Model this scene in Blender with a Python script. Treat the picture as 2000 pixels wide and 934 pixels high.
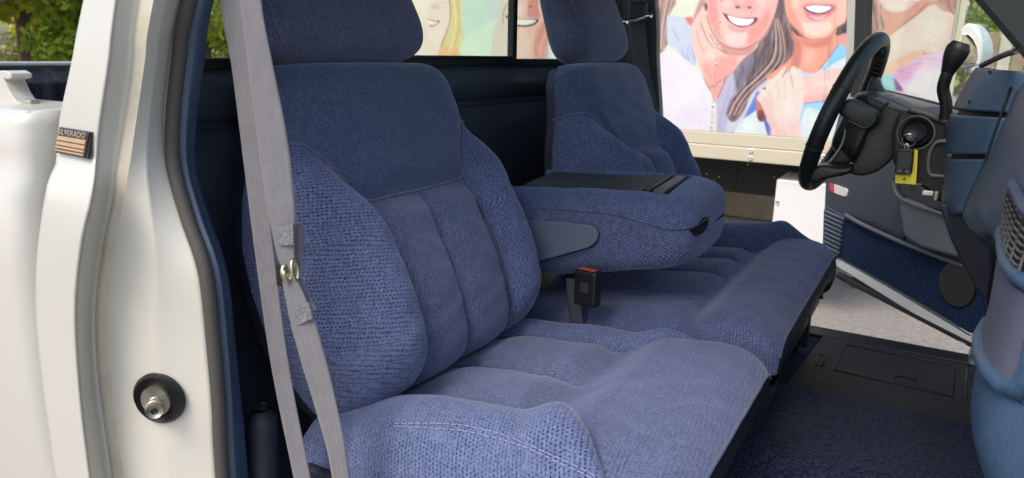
import bpy, bmesh, math, random
import numpy as np
from mathutils import Vector, Matrix

for o in list(bpy.data.objects):
    bpy.data.objects.remove(o, do_unlink=True)
scene = bpy.context.scene
COL = scene.collection
random.seed(7); rng = np.random.default_rng(11)
R = math.radians

# ------------------------------------------------------------------ camera
FPX = 1450.0                                   # focal length in photo pixels (2000 wide)
CAM = np.array([0.69, -1.445, 1.50])
AX = np.array([[0.86606533, 0.49953578, 0.01987061],      # camera right
               [-0.13916471, 0.20271859, 0.96929787],     # camera up
               [-0.48017083, 0.84224057, -0.24508529]])   # camera forward
cd = bpy.data.cameras.new('camera'); cam = bpy.data.objects.new('camera', cd); COL.objects.link(cam)
cd.sensor_width = 36; cd.lens = 36 * FPX / 2000; cd.clip_start = 0.05; cd.clip_end = 600
cam.matrix_world = Matrix(((AX[0][0], AX[1][0], -AX[2][0], CAM[0]),
                           (AX[0][1], AX[1][1], -AX[2][1], CAM[1]),
                           (AX[0][2], AX[1][2], -AX[2][2], CAM[2]), (0, 0, 0, 1)))
cd.dof.use_dof = True; cd.dof.focus_distance = 1.35; cd.dof.aperture_fstop = 7
scene.camera = cam

# ------------------------------------------------------------------ sky, sun, exposure
SUN_EL, SUN_AZ = 54, -100      # azimuth measured from +X towards +Y: a veiled sun high on the camera's side
w = bpy.data.worlds.new('World'); scene.world = w; w.use_nodes = True
nt = w.node_tree; bg = nt.nodes['Background']
sky = nt.nodes.new('ShaderNodeTexSky'); sky.sky_type = 'NISHITA'; sky.sun_disc = False
sky.sun_elevation = R(SUN_EL); sky.sun_rotation = R(90 - SUN_AZ); sky.dust_density = 3.0; sky.air_density = 1.0; sky.ozone_density = 0.6
nt.links.new(sky.outputs[0], bg.inputs[0]); bg.inputs[1].default_value = 0.15
sl = bpy.data.lights.new('sun', 'SUN'); sl.energy = 1.0; sl.angle = R(25); sl.color = (1, .96, .91)
so = bpy.data.objects.new('sun', sl); COL.objects.link(so)
sd = Vector((math.cos(R(SUN_EL)) * math.cos(R(SUN_AZ)), math.cos(R(SUN_EL)) * math.sin(R(SUN_AZ)), math.sin(R(SUN_EL))))
so.rotation_euler = sd.to_track_quat('Z', 'Y').to_euler(); so.location = (0, -6, 12)
vs = scene.view_settings; vs.view_transform = 'Standard'; vs.look = 'None'; vs.gamma = 1; vs.exposure = 0.98
scene.render.engine = 'CYCLES'
scene.cycles.max_bounces = 10; scene.cycles.diffuse_bounces = 6; scene.cycles.transparent_max_bounces = 12

# ------------------------------------------------------------------ pixels to places
def ray(px, py):
    d = np.array([px - 1000., 467. - py, FPX]); v = d @ AX
    return v / np.linalg.norm(v)
def P(px, py, X=None, Y=None, Z=None):
    d = ray(px, py)
    a, v = (0, X) if X is not None else (1, Y) if Y is not None else (2, Z)
    return CAM + d * ((v - CAM[a]) / d[a])
def Pp(px, py, p0, n):
    d = ray(px, py); n = np.asarray(n, float); p0 = np.asarray(p0, float)
    return CAM + d * (((p0 - CAM) @ n) / (d @ n))

def proj(V):
    q = (np.asarray(V) - CAM) @ AX.T
    return np.stack([1000 + FPX * q[..., 0] / q[..., 2], 467 - FPX * q[..., 1] / q[..., 2]], -1), q[..., 2]
def pick(V, px, py, near=True):
    """vertex of the surface V that shows at a photo pixel"""
    uv, dep = proj(V); d = np.hypot(uv[..., 0] - px, uv[..., 1] - py)
    d = np.where(d < 5, dep * 20, 1e3 + d); i = np.unravel_index(np.argmin(d), d.shape); return V[i].copy()

# ------------------------------------------------------------------ materials
def s2l(c):
    c = [x / 255. for x in c[:3]]
    return tuple(x / 12.92 if x <= .04045 else ((x + .055) / 1.055) ** 2.4 for x in c) + (1,)
class NT:
    def __init__(s, name):
        s.m = bpy.data.materials.new(name); s.m.use_nodes = True; s.t = s.m.node_tree
        s.b = s.t.nodes['Principled BSDF']
    def n(s, typ, **kw):
        x = s.t.nodes.new(typ)
        for k, v in kw.items(): setattr(x, k, v)
        return x
    def link(s, a, b): s.t.links.new(a, b)
    def val(s, inp, v):
        if hasattr(v, 'is_output'): s.link(v, inp)
        else: inp.default_value = v
    def math(s, op, a, b=None, c=None):
        x = s.n('ShaderNodeMath', operation=op); s.val(x.inputs[0], a)
        if b is not None: s.val(x.inputs[1], b)
        if c is not None: s.val(x.inputs[2], c)
        return x.outputs[0]
    def mix(s, f, a, b, mode='MIX'):
        x = s.n('ShaderNodeMix', data_type='RGBA', blend_type=mode)
        s.val(x.inputs[0], f); s.val(x.inputs[6], a); s.val(x.inputs[7], b)
        return x.outputs[2]
    def noise(s, scale, detail=3, rough=.6, co=None, dist=0):
        x = s.n('ShaderNodeTexNoise'); x.inputs['Scale'].default_value = scale
        x.inputs['Detail'].default_value = detail; x.inputs['Roughness'].default_value = rough; x.inputs['Distortion'].default_value = dist
        if co is None: co = s.co('Object')
        s.link(co, x.inputs['Vector']); return x.outputs['Fac']
    def co(s, which):
        if not hasattr(s, '_tc'): s._tc = s.n('ShaderNodeTexCoord')
        return s._tc.outputs[which]
    def ramp(s, f, a, b):
        x = s.n('ShaderNodeMapRange'); x.interpolation_type = 'SMOOTHSTEP'
        s.val(x.inputs[0], f); x.inputs[1].default_value = a; x.inputs[2].default_value = b
        return x.outputs[0]
    def bump(s, h, strength, dist):
        x = s.n('ShaderNodeBump'); x.inputs['Strength'].default_value = strength; x.inputs['Distance'].default_value = dist
        s.link(h, x.inputs['Height']); s.link(x.outputs[0], s.b.inputs['Normal'])
    def set(s, **kw):
        for k, v in kw.items():
            s.val(s.b.inputs[k.replace('_', ' ')], v)
        return s.m

def plain(name, col, rough=.5, metal=0, spec=.5, var=.12, nscale=6, bump=0, bscale=300, coat=0, coat_rough=.08, sheen=0):
    k = NT(name); n1 = k.noise(nscale, 5, .65)
    c0 = tuple(x * (1 - var) for x in col[:3]) + (1,); c1 = tuple(min(1, x * (1 + var)) for x in col[:3]) + (1,)
    k.set(Base_Color=k.mix(n1, c0, c1), Metallic=metal, Specular_IOR_Level=spec, Coat_Weight=coat, Coat_Roughness=coat_rough, Sheen_Weight=sheen)
    k.set(Roughness=k.math('MULTIPLY_ADD', k.noise(nscale * 4, 3), .25, rough - .12))
    if bump: k.bump(k.noise(bscale, 2, .5), bump, .002)
    return k.m

def velour(name, col, dark, kind='plain', pu=.0060, pv=.0060, rot=0.0, strength=.92):
    k = NT(name); uv = k.co('UV')
    mp = k.n('ShaderNodeMapping'); mp.inputs['Rotation'].default_value[2] = rot; k.link(uv, mp.inputs['Vector'])
    sp = k.n('ShaderNodeSeparateXYZ'); k.link(mp.outputs[0], sp.inputs[0]); u, v = sp.outputs[0], sp.outputs[1]
    speck = k.noise(760, 2, .7); mid = k.noise(240, 3, .6); big = k.noise(9, 4, .6)
    tone = k.math('ADD', k.math('MULTIPLY', speck, .6), k.math('MULTIPLY', mid, .4))
    lo = tuple(x * .34 for x in col) + (1,); hi = tuple(x * b for x, b in zip(col, (2.15, 2.0, 1.75))) + (1,)
    c = k.mix(k.ramp(tone, .3, .7), lo, hi)
    c = k.mix(k.math('MULTIPLY', big, .35), c, tuple(x * b for x, b in zip(col, (1.25, 1.1, .98))) + (1,))
    nap = k.ramp(k.noise(38, 5, .7, dist=1.5), .35, .7); lint = k.ramp(k.noise(520, 1, .5), .78, .84)
    c = k.mix(k.math('MULTIPLY', nap, .38), c, tuple(x * .58 for x in col) + (1,)); c = k.mix(k.math('MULTIPLY', lint, .35), c, (.32, .34, .42, 1))
    h = tone
    if kind == 'knit':
        wob = k.math('MULTIPLY', k.math('SUBTRACT', k.noise(70, 3, .6), .5), .0045); v = k.math('ADD', v, wob); u = k.math('ADD', u, k.math('MULTIPLY', k.math('SUBTRACT', k.noise(55, 2, .6), .5), .004)); strength = k.math('MULTIPLY', k.ramp(k.noise(26, 4, .65), .18, .62), strength)
        row = k.math('DIVIDE', v, pv); fl = k.math('FLOOR', row)
        off = k.math('MULTIPLY', k.math('FLOORED_MODULO', fl, 2.0), .5)
        uu = k.math('ADD', k.math('DIVIDE', u, pu), off)
        fu = k.math('SUBTRACT', k.math('FRACT', uu), .5); fv = k.math('SUBTRACT', k.math('FRACT', row), .5)
        d = k.math('SQRT', k.math('ADD', k.math('POWER', k.math('MULTIPLY', fu, 1.0), 2), k.math('POWER', k.math('MULTIPLY', fv, 1.7), 2)))
        d = k.math('ADD', d, k.math('MULTIPLY', k.math('SUBTRACT', mid, .5), .35))
        dot = k.ramp(d, .40, .22)
        c = k.mix(k.math('MULTIPLY', dot, strength), c, dark + (1,))
        h = k.math('SUBTRACT', tone, k.math('MULTIPLY', dot, 1.2))
    elif kind == 'rib':
        t = k.math('SINE', k.math('MULTIPLY', k.math('DIVIDE', k.math('ADD', u, k.math('MULTIPLY', mid, .0015)), pu), 6.2832))
        t2 = k.math('SINE', k.math('MULTIPLY', k.math('DIVIDE', k.math('ADD', v, k.math('MULTIPLY', u, .6)), pv), 6.2832))
        ln = k.math('MULTIPLY', k.ramp(t, .1, .9), k.ramp(t2, -.8, .6))
        c = k.mix(k.math('MULTIPLY', ln, strength * .75), c, dark + (1,))
        h = k.math('SUBTRACT', tone, ln)
    k.set(Base_Color=c, Roughness=.92, Specular_IOR_Level=.15, Sheen_Weight=.45, Sheen_Roughness=.45)
    k.b.inputs['Sheen Tint'].default_value = (.62, .66, .85, 1)
    k.bump(h, .55, .0012)
    return k.m

M = {}
BLUE = (.090, .122, .246); BDARK = (.006, .009, .032)
M['plainvel'] = velour('velour_plain', (.060, .088, .166), BDARK)
M['headvel'] = velour('velour_headrest', (.076, .092, .166), BDARK)
M['knit'] = velour('velour_knit', BLUE, BDARK, 'knit', rot=.25)
M['knit2'] = velour('velour_knit_angled', BLUE, BDARK, 'knit', rot=-.6)
M['rib'] = velour('velour_rib', (.092, .119, .222), (.014, .020, .062), 'rib', pu=.0050, pv=.0050, rot=.35, strength=1.1)
M['cush'] = velour('velour_cushion', (.084, .111, .226), (.009, .013, .048), 'knit', pu=.0056, pv=.0056, rot=.1, strength=.75)
M['piping'] = velour('velour_piping', (.105, .118, .205), BDARK)
M['groove'] = velour('velour_seam_shade', (.07, .085, .16), BDARK)  # darker cloth for seams and piping, also the groove shade painted between pleats
M['thread'] = plain('seam_thread', (.27, .31, .44), .8)
M['vinyl'] = plain('navy_vinyl', (.013, .018, .030), .55, bump=.25, bscale=700)
M['dashvinyl'] = plain('blue_dash_vinyl', (.040, .078, .136), .40, var=.2, nscale=20, bump=.4, bscale=420)
M['dashgrey'] = plain('blue_grey_dash_panel', (.085, .090, .125), .5, bump=.3, bscale=420)
M['trimblue'] = plain('blue_pillar_trim', (.032, .055, .095), .45, bump=.3, bscale=800)
M['wallplastic'] = plain('dark_navy_wall_plastic', (.048, .060, .080), .38, bump=.15, bscale=500)
M['doorplastic'] = plain('door_grey_navy_plastic', (.040, .048, .068), .5, bump=.25, bscale=600)
M['doorarm'] = plain('door_armrest_grey', (.12, .13, .145), .5, bump=.2, bscale=600)
M['black'] = plain('black_plastic', (.010, .011, .012), .45, bump=.15, bscale=500)
M['rubber'] = plain('black_rubber', (.012, .013, .012), .65, bump=.2, bscale=300)
M['weather'] = plain('weatherstrip_rubber', (.055, .052, .045), .7, bump=.3, bscale=250)
M['leather'] = plain('black_leather', (.014, .017, .014), .36, bump=.3, bscale=500, nscale=30)
M['grey'] = plain('grey_plastic', (.11, .11, .10), .5)
M['hinge'] = plain('blue_grey_hinge_cover', (.115, .145, .20), .5, bump=.3, bscale=700)
M['tray'] = plain('dark_tray_plastic', (.045, .046, .048), .5)
M['red'] = plain('red_plastic', (.62, .075, .045), .4)
M['redlens'] = plain('red_reflector', (.6, .02, .03), .15, coat=.8)
M['whitelens'] = plain('white_reflector', (.75, .72, .66), .15, coat=.8)
M['yellow'] = plain('yellow_tag', (.85, .72, .03), .45)
M['chrome'] = plain('chrome', (.75, .75, .74), .15, metal=1)
M['brass'] = plain('aged_metal_ring', (.55, .52, .34), .3, metal=1, nscale=60)
M['steel'] = plain('dull_steel', (.42, .40, .34), .45, metal=.8, nscale=40)
M['gold'] = plain('gold_stripe', (.55, .36, .22), .35, metal=.4)
M['darkgrey'] = plain('dark_grey_plastic', (.035, .036, .038), .5)
M['pillar'] = plain('dark_green_grey_pillar', (.018, .024, .026), .55, bump=.2, bscale=500)
M['mirror'] = plain('mirror_glass', (.55, .57, .58), .05, metal=1)
M['shroud'] = plain('olive_black_shroud', (.030, .031, .027), .45, bump=.25, bscale=600)
M['tan'] = plain('tan_concrete', (.46, .36, .25), .9, var=.3)
M['brown'] = plain('brown_iron', (.12, .06, .04), .8)

def paint(name, col, dirt=0):
    k = NT(name); n1 = k.noise(2.2, 5, .6); n2 = k.noise(45, 4, .7); n3 = k.noise(14, 6, .7)
    c = k.mix(n1, tuple(x * .95 for x in col) + (1,), tuple(min(1, x * 1.04) for x in col) + (1,))
    c = k.mix(k.math('MULTIPLY', k.ramp(n2, .66, .8), .18 + dirt * .4), c, (.30, .27, .20, 1))
    if dirt:
        c = k.mix(k.math('MULTIPLY', k.ramp(n3, .45, .75), dirt), c, (.42, .37, .26, 1))
    k.set(Base_Color=c, Roughness=.34, Coat_Weight=.35, Coat_Roughness=.12, Specular_IOR_Level=.45)
    k.bump(k.noise(35, 2), .03, .002); return k.m
M['white'] = paint('cream_white_paint', (.48, .47, .42))
M['jamb'] = paint('door_jamb_paint', (.56, .54, .462), .10)
M['seamdirt'] = paint('dirty_seam_sealer', (.56, .51, .40), .75)
M['cream'] = paint('cream_trailer_rail', (.58, .52, .38), .18)
M['panelwhite'] = paint('white_panel', (.78, .77, .73), .04)

def webbing(nm, lines):
    k = NT(nm); uv = k.co('UV'); sp = k.n('ShaderNodeSeparateXYZ'); k.link(uv, sp.inputs[0]); u, v = sp.outputs[0], sp.outputs[1]
    line = k.math('SINE', k.math('MULTIPLY', u, 6.2832 * 4)); fine = k.math('SINE', k.math('MULTIPLY', v, 6.2832 * 420))
    c = k.mix(k.noise(60, 4), (.105, .103, .113, 1), (.172, .167, .178, 1))
    c = k.mix(k.math('MULTIPLY', k.ramp(line, .80, .99), lines), c, (.10, .095, .11, 1))
    h = k.math('ADD', k.math('MULTIPLY', fine, .3), k.math('MULTIPLY', line, -.8))
    k.set(Base_Color=c, Roughness=.7, Sheen_Weight=.2); k.bump(h, .3, .0008); return k.m
M['web'] = webbing('grey_belt_webbing', .5)
M['webplain'] = webbing('plain_grey_webbing', .06)
def stitchpatch():
    k = NT('grey_zigzag_stitching'); v = k.n('ShaderNodeTexVoronoi'); v.inputs['Scale'].default_value = 330; k.link(k.co('Object'), v.inputs['Vector'])
    c = k.mix(k.ramp(v.outputs['Distance'], .1, .6), (.24, .235, .245, 1), (.12, .12, .13, 1))
    k.set(Base_Color=c, Roughness=.75); k.bump(v.outputs['Distance'], -.5, .001); return k.m
M['stitch'] = stitchpatch()
M['webdark'] = plain('dark_belt_webbing', (.055, .062, .068), .65, bump=.3, bscale=900)

def carpet(name, col):
    k = NT(name); a = k.noise(420, 3, .7); b = k.noise(140, 4, .8); c0 = k.noise(8, 3)
    t = k.math('ADD', k.math('MULTIPLY', a, .55), k.math('MULTIPLY', b, .45))
    c = k.mix(k.ramp(t, .42, .60), tuple(x * .35 for x in col) + (1,), tuple(x * 2.2 for x in col) + (1,))
    c = k.mix(k.math('MULTIPLY', c0, .4), c, tuple(x * .7 for x in col) + (1,))
    k.set(Base_Color=c, Roughness=1, Specular_IOR_Level=.03, Sheen_Weight=.04); k.bump(t, .9, .004); return k.m
M['carpet'] = carpet('navy_floor_carpet', (.017, .022, .044))
M['doorcarpet'] = carpet('navy_door_carpet', (.013, .026, .066))

def ground_mat():
    k = NT('worn_pale_asphalt'); a = k.noise(160, 4, .75); b = k.noise(28, 5, .7); c0 = k.noise(.8, 4)
    t = k.math('ADD', k.math('MULTIPLY', a, .6), k.math('MULTIPLY', b, .4))
    c = k.mix(k.ramp(t, .35, .65), (.17, .145, .12, 1), (.40, .36, .31, 1))
    c = k.mix(k.math('MULTIPLY', c0, .4), c, (.32, .28, .24, 1))
    k.set(Base_Color=c, Roughness=.95); k.bump(t, .6, .01); return k.m
M['ground'] = ground_mat()
def glass(name, tint, refl=.08):
    m = bpy.data.materials.new(name); m.use_nodes = True; t = m.node_tree; t.nodes.clear()
    o = t.nodes.new('ShaderNodeOutputMaterial'); mx = t.nodes.new('ShaderNodeMixShader'); tr = t.nodes.new('ShaderNodeBsdfTransparent'); gl = t.nodes.new('ShaderNodeBsdfGlossy')
    lw = t.nodes.new('ShaderNodeLayerWeight'); lw.inputs[0].default_value = .5; pw = t.nodes.new('ShaderNodeMath'); pw.operation = 'POWER'; pw.inputs[1].default_value = 4.0; t.links.new(lw.outputs['Facing'], pw.inputs[0])
    fr = t.nodes.new('ShaderNodeMath'); fr.operation = 'MULTIPLY_ADD'; fr.inputs[1].default_value = .6; fr.inputs[2].default_value = refl * .5; t.links.new(pw.outputs[0], fr.inputs[0])
    mu = t.nodes.new('ShaderNodeMath'); mu.operation = 'MULTIPLY'; mu.inputs[1].default_value = 1.0; t.links.new(fr.outputs[0], mu.inputs[0])
    tr.inputs[0].default_value = tint; gl.inputs['Roughness'].default_value = .02
    t.links.new(mu.outputs[0], mx.inputs[0]); t.links.new(tr.outputs[0], mx.inputs[1]); t.links.new(gl.outputs[0], mx.inputs[2]); t.links.new(mx.outputs[0], o.inputs[0]); return m
M['glass'] = glass('window_glass', (.90, .95, .92, 1))
def leaf_mat(name, a, b):
    k = NT(name); oi = k.n('ShaderNodeNewGeometry'); c = k.mix(oi.outputs['Random Per Island'], a, b)
    k.set(Base_Color=c, Roughness=.6, Specular_IOR_Level=.2)
    tl = k.n('ShaderNodeBsdfTranslucent'); k.link(c, tl.inputs[0]); mx = k.n('ShaderNodeMixShader'); mx.inputs[0].default_value = .35
    k.link(k.b.outputs[0], mx.inputs[1]); k.link(tl.outputs[0], mx.inputs[2]); k.link(mx.outputs[0], k.t.nodes['Material Output'].inputs[0]); return k.m
M['leafA'] = leaf_mat('leaves_yellow_green', (.28, .34, .02, 1), (.62, .60, .07, 1))
M['leafB'] = leaf_mat('leaves_mid_green', (.11, .19, .015, 1), (.32, .40, .04, 1))
M['grassblade'] = leaf_mat('dry_grass', (.20, .22, .05, 1), (.36, .34, .12, 1))
M['bark'] = plain('bark', (.10, .075, .055), .9, var=.4, bump=.6, bscale=40)
M['wood'] = plain('weathered_planks', (.28, .20, .13), .9, var=.4, nscale=12)
M['woodp'] = plain('pale_planks', (.48, .44, .38), .9, var=.3, nscale=12)
def poster_mat():
    k = NT('printed_banner'); a = k.n('ShaderNodeAttribute'); a.attribute_name = 'print'
    k.set(Base_Color=k.mix(1.0, a.outputs['Color'], (.80, .79, .79, 1), 'MULTIPLY'), Roughness=.4, Specular_IOR_Level=.4); k.bump(k.noise(12, 3), .05, .004); return k.m
M['poster'] = poster_mat()

# ------------------------------------------------------------------ object helpers
def setp(o, label=None, cat=None, group=None, kind=None):
    if label: o['label'] = label
    if cat: o['category'] = cat
    if group: o['group'] = group
    if kind: o['kind'] = kind
    return o
def empty(name, loc=(0, 0, 0), **kw):
    o = bpy.data.objects.new(name, None); COL.objects.link(o); o.location = loc; o.empty_display_size = .2; return setp(o, **kw)
def attach(o, parent):
    if parent is not None:
        o.parent = parent
        p = parent; off = Vector((0, 0, 0))
        while p is not None: off += p.location; p = p.parent
        o.location = o.location - off
    return o
def mesh_obj(name, verts, faces, mat, parent=None, uv=None, smooth=True, label=None, **kw):
    me = bpy.data.meshes.new(name); me.from_pydata([tuple(v) for v in verts], [], faces); me.validate(); me.update()
    if uv is not None:
        ul = me.uv_layers.new(name='UVMap'); uv = np.asarray(uv)
        li = np.zeros(len(me.loops), dtype=np.int32); me.loops.foreach_get('vertex_index', li)
        ul.data.foreach_set('uv', uv[li].astype(np.float32).ravel())
    if smooth: me.polygons.foreach_set('use_smooth', np.ones(len(me.polygons), dtype=bool))
    me.materials.append(mat if not isinstance(mat, str) else M[mat])
    o = bpy.data.objects.new(name, me); COL.objects.link(o)
    setp(o, label=label, **kw); return attach(o, parent)
def bm_obj(name, bm, mat, parent=None, smooth=False, label=None, **kw):
    bmesh.ops.recalc_face_normals(bm, faces=bm.faces)
    me = bpy.data.meshes.new(name); bm.to_mesh(me); bm.free()
    if smooth: me.polygons.foreach_set('use_smooth', np.ones(len(me.polygons), dtype=bool))
    me.materials.append(M[mat] if isinstance(mat, str) else mat)
    o = bpy.data.objects.new(name, me); COL.objects.link(o); setp(o, label=label, **kw); return attach(o, parent)
def grid_faces(n, m, closed_u=False, closed_v=False, mask=None):
    F = []
    for i in range(n if closed_u else n - 1):
        i2 = (i + 1) % n
        for j in range(m if closed_v else m - 1):
            if mask is not None and not mask[i, j]: continue
            j2 = (j + 1) % m
            F.append((i * m + j, i2 * m + j, i2 * m + j2, i * m + j2))
    return F
def grid_obj(name, V, mat, parent=None, UV=None, mask=None, closed_u=False, closed_v=False, flip=False, **kw):
    n, m = V.shape[:2]; F = grid_faces(n, m, closed_u, closed_v, mask)
    if flip: F = [f[::-1] for f in F]
    vv = V.reshape(-1, 3); uu = UV.reshape(-1, 2) if UV is not None else None
    if mask is not None:
        F = np.array(F); used = np.unique(F); remap = -np.ones(len(vv), int); remap[used] = np.arange(len(used))
        F = [tuple(int(x) for x in f) for f in remap[F]]; vv = vv[used]; uu = uu[used] if uu is not None else None
    return mesh_obj(name, vv, F, mat, parent, uv=uu, **kw)
def cr(pts, n):
    """Catmull-Rom through pts, n samples evenly by chord length"""
    p = np.asarray(pts, float)
    if len(p) == 2:
        t = np.linspace(0, 1, n)[:, None]; return p[0] * (1 - t) + p[1] * t
    d = np.r_[0, np.cumsum(np.linalg.norm(np.diff(p, axis=0), axis=1))]; d /= d[-1]
    t = np.linspace(0, 1, n); out = []
    pp = np.vstack([2 * p[0] - p[1], p, 2 * p[-1] - p[-2]])
    for x in t:
        i = min(max(np.searchsorted(d, x) - 1, 0), len(p) - 2); u = (x - d[i]) / (d[i + 1] - d[i])
        a, b, c, e = pp[i], pp[i + 1], pp[i + 2], pp[i + 3]
        out.append(.5 * ((2 * b) + (-a + c) * u + (2 * a - 5 * b + 4 * c - e) * u * u + (-a + 3 * b - 3 * c + e) * u ** 3))
    return np.array(out)
def loft(name, curves, mat, parent=None, n=40, m=4, smooth_across=False, **kw):
    C = np.array([cr(c, n) for c in curves])
    if smooth_across:
        V = np.stack([cr(C[:, i], (len(curves) - 1) * m + 1) for i in range(n)])
    else:
        rows = []
        for a, b in zip(C[:-1], C[1:]):
            for t in np.linspace(0, 1, m, endpoint=False): rows.append(a * (1 - t) + b * t)
        rows.append(C[-1]); V = np.array(rows).transpose(1, 0, 2)
    L = np.linalg.norm(np.diff(V, axis=1), axis=2); u = np.concatenate([np.zeros((V.shape[0], 1)), np.cumsum(L, 1)], 1)
    L2 = np.linalg.norm(np.diff(V, axis=0), axis=2); v = np.concatenate([np.zeros((1, V.shape[1])), np.cumsum(L2, 0)], 0)
    return grid_obj(name, V, mat, parent, UV=np.stack([u, v], -1), **kw)
def tube(name, pts, r, mat, parent=None, res=10, n=None, closed=False, cap=True, **kw):
    p = np.asarray(pts, float)
    if n: p = cr(np.vstack([p, p[:1]]) if closed else p, n + (1 if closed else 0)); p = p[:-1] if closed else p
    k = len(p); rr = np.full(k, r) if np.isscalar(r) else np.interp(np.linspace(0, 1, k), np.linspace(0, 1, len(r)), r)
    tg = (np.roll(p, -1, 0) - np.roll(p, 1, 0)) if closed else np.gradient(p, axis=0)
    tg /= np.linalg.norm(tg, axis=1)[:, None] + 1e-12
    a = np.array([0, 0, 1.]) if abs(tg[0][2]) < .9 else np.array([1., 0, 0]); nrm = np.cross(tg[0], a); nrm /= np.linalg.norm(nrm)
    V = np.zeros((k, res, 3)); ang = np.linspace(0, 2 * np.pi, res, endpoint=False)
    for i in range(k):
        nrm = nrm - tg[i] * (nrm @ tg[i]); nrm /= np.linalg.norm(nrm); b = np.cross(tg[i], nrm)
        V[i] = p[i] + rr[i] * (np.cos(ang)[:, None] * nrm + np.sin(ang)[:, None] * b)
    F = grid_faces(k, res, closed, True)
    if cap and not closed: F += [tuple(range(res))[::-1], tuple((k - 1) * res + j for j in range(res))]
    dist = np.r_[0, np.cumsum(np.linalg.norm(np.diff(p, axis=0), axis=1))]
    uv = np.stack([np.repeat(dist[:, None], res, 1), np.tile(ang * r if np.isscalar(r) else ang * .01, (k, 1))], -1).reshape(-1, 2)
    return mesh_obj(name, V.reshape(-1, 3), F, mat, parent, uv=uv, **kw)
def box(name, c, size, mat, parent=None, bevel=.004, seg=2, axes=None, **kw):
    bm = bmesh.new(); bmesh.ops.create_cube(bm, size=1)
    bmesh.ops.scale(bm, vec=size, verts=bm.verts)
    if bevel: bmesh.ops.bevel(bm, geom=bm.edges[:], offset=min(bevel, min(size) * .45), segments=seg, affect='EDGES', profile=.5)
    if axes is not None:
        A = np.array(axes, float).T; bmesh.ops.transform(bm, matrix=Matrix(A.tolist()).to_4x4(), verts=bm.verts)
    bmesh.ops.translate(bm, vec=tuple(c), verts=bm.verts)
    return bm_obj(name, bm, mat, parent, **kw)
def prism(name, pts, depth, mat, parent=None, bevel=.003, seg=2, smooth=False, **kw):
    """closed outline (3D points, planar-ish) extruded by the vector depth"""
    bm = bmesh.new(); a = [bm.verts.new(tuple(p)) for p in pts]; f = bm.faces.new(a)
    r = bmesh.ops.extrude_face_region(bm, geom=[f]); vs_ = [g for g in r['geom'] if isinstance(g, bmesh.types.BMVert)]
    bmesh.ops.translate(bm, vec=tuple(depth), verts=vs_)
    bmesh.ops.recalc_face_normals(bm, faces=bm.faces)
    if bevel: bmesh.ops.bevel(bm, geom=bm.edges[:], offset=bevel, segments=seg, affect='EDGES', profile=.5, clamp_overlap=True)
    return bm_obj(name, bm, mat, parent, smooth=smooth, **kw)
def ribbon(name, pts, wdir, width, thick, mat, parent=None, n=40, **kw):
    p = cr(pts, n); wd = np.asarray(wdir, float)
    wd = np.tile(wd, (n, 1)) if wd.ndim == 1 else cr(wd, n)
    wv = np.full(n, width) if np.isscalar(width) else np.interp(np.linspace(0, 1, n), np.linspace(0, 1, len(width)), width)
    tg = np.gradient(p, axis=0); tg /= np.linalg.norm(tg, axis=1)[:, None]
    wd = wd - tg * np.sum(wd * tg, 1)[:, None]; wd /= np.linalg.norm(wd, axis=1)[:, None]; nn = np.cross(tg, wd)
    k = 9; s = np.linspace(-1, 1, k); dist = np.r_[0, np.cumsum(np.linalg.norm(np.diff(p, axis=0), axis=1))]
    V = np.zeros((n, 2 * k, 3)); UV = np.zeros((n, 2 * k, 2))
    for j in range(k):
        off = thick * .5 * (1 - .5 * abs(s[j]) ** 8)
        V[:, j] = p + wd * (wv * .5 * s[j])[:, None] + nn * off
        V[:, 2 * k - 1 - j] = p + wd * (wv * .5 * s[j])[:, None] - nn * off
        UV[:, j, 0] = UV[:, 2 * k - 1 - j, 0] = (s[j] + 1) / 2
    UV[:, :, 1] = dist[:, None]
    return grid_obj(name, V, mat, parent, UV=UV, closed_v=True, **kw)
def sstep(a, b, x):
    t = np.clip((x - a) / (b - a), 0, 1); return t * t * (3 - 2 * t)
def inpoly(x, y, poly):
    c = np.zeros(x.shape, bool); j = len(poly) - 1
    for i in range(len(poly)):
        xi, yi = poly[i]; xj, yj = poly[j]
        c ^= ((yi > y) != (yj > y)) & (x < (xj - xi) * (y - yi) / (yj - yi + 1e-12) + xi); j = i
    return c

# ------------------------------------------------------------------ ground
n = 60; gx = np.linspace(-1, 1, n); gx = np.sign(gx) * np.abs(gx) ** 2.2 * 300
GX, GY = np.meshgrid(gx, gx, indexing='ij')
grid_obj('ground', np.stack([GX, GY, np.zeros_like(GX)], -1), 'ground', smooth=False, kind='structure', label='pale worn asphalt ground of the parking lot')
# ------------------------------------------------------------------ pickup truck
TC = .02                                        # the truck's centre line
truck = empty('pickup_truck', (0, TC, 0), label='cream white pickup truck with open doors and blue velour bench seats', cat='pickup truck')

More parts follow.
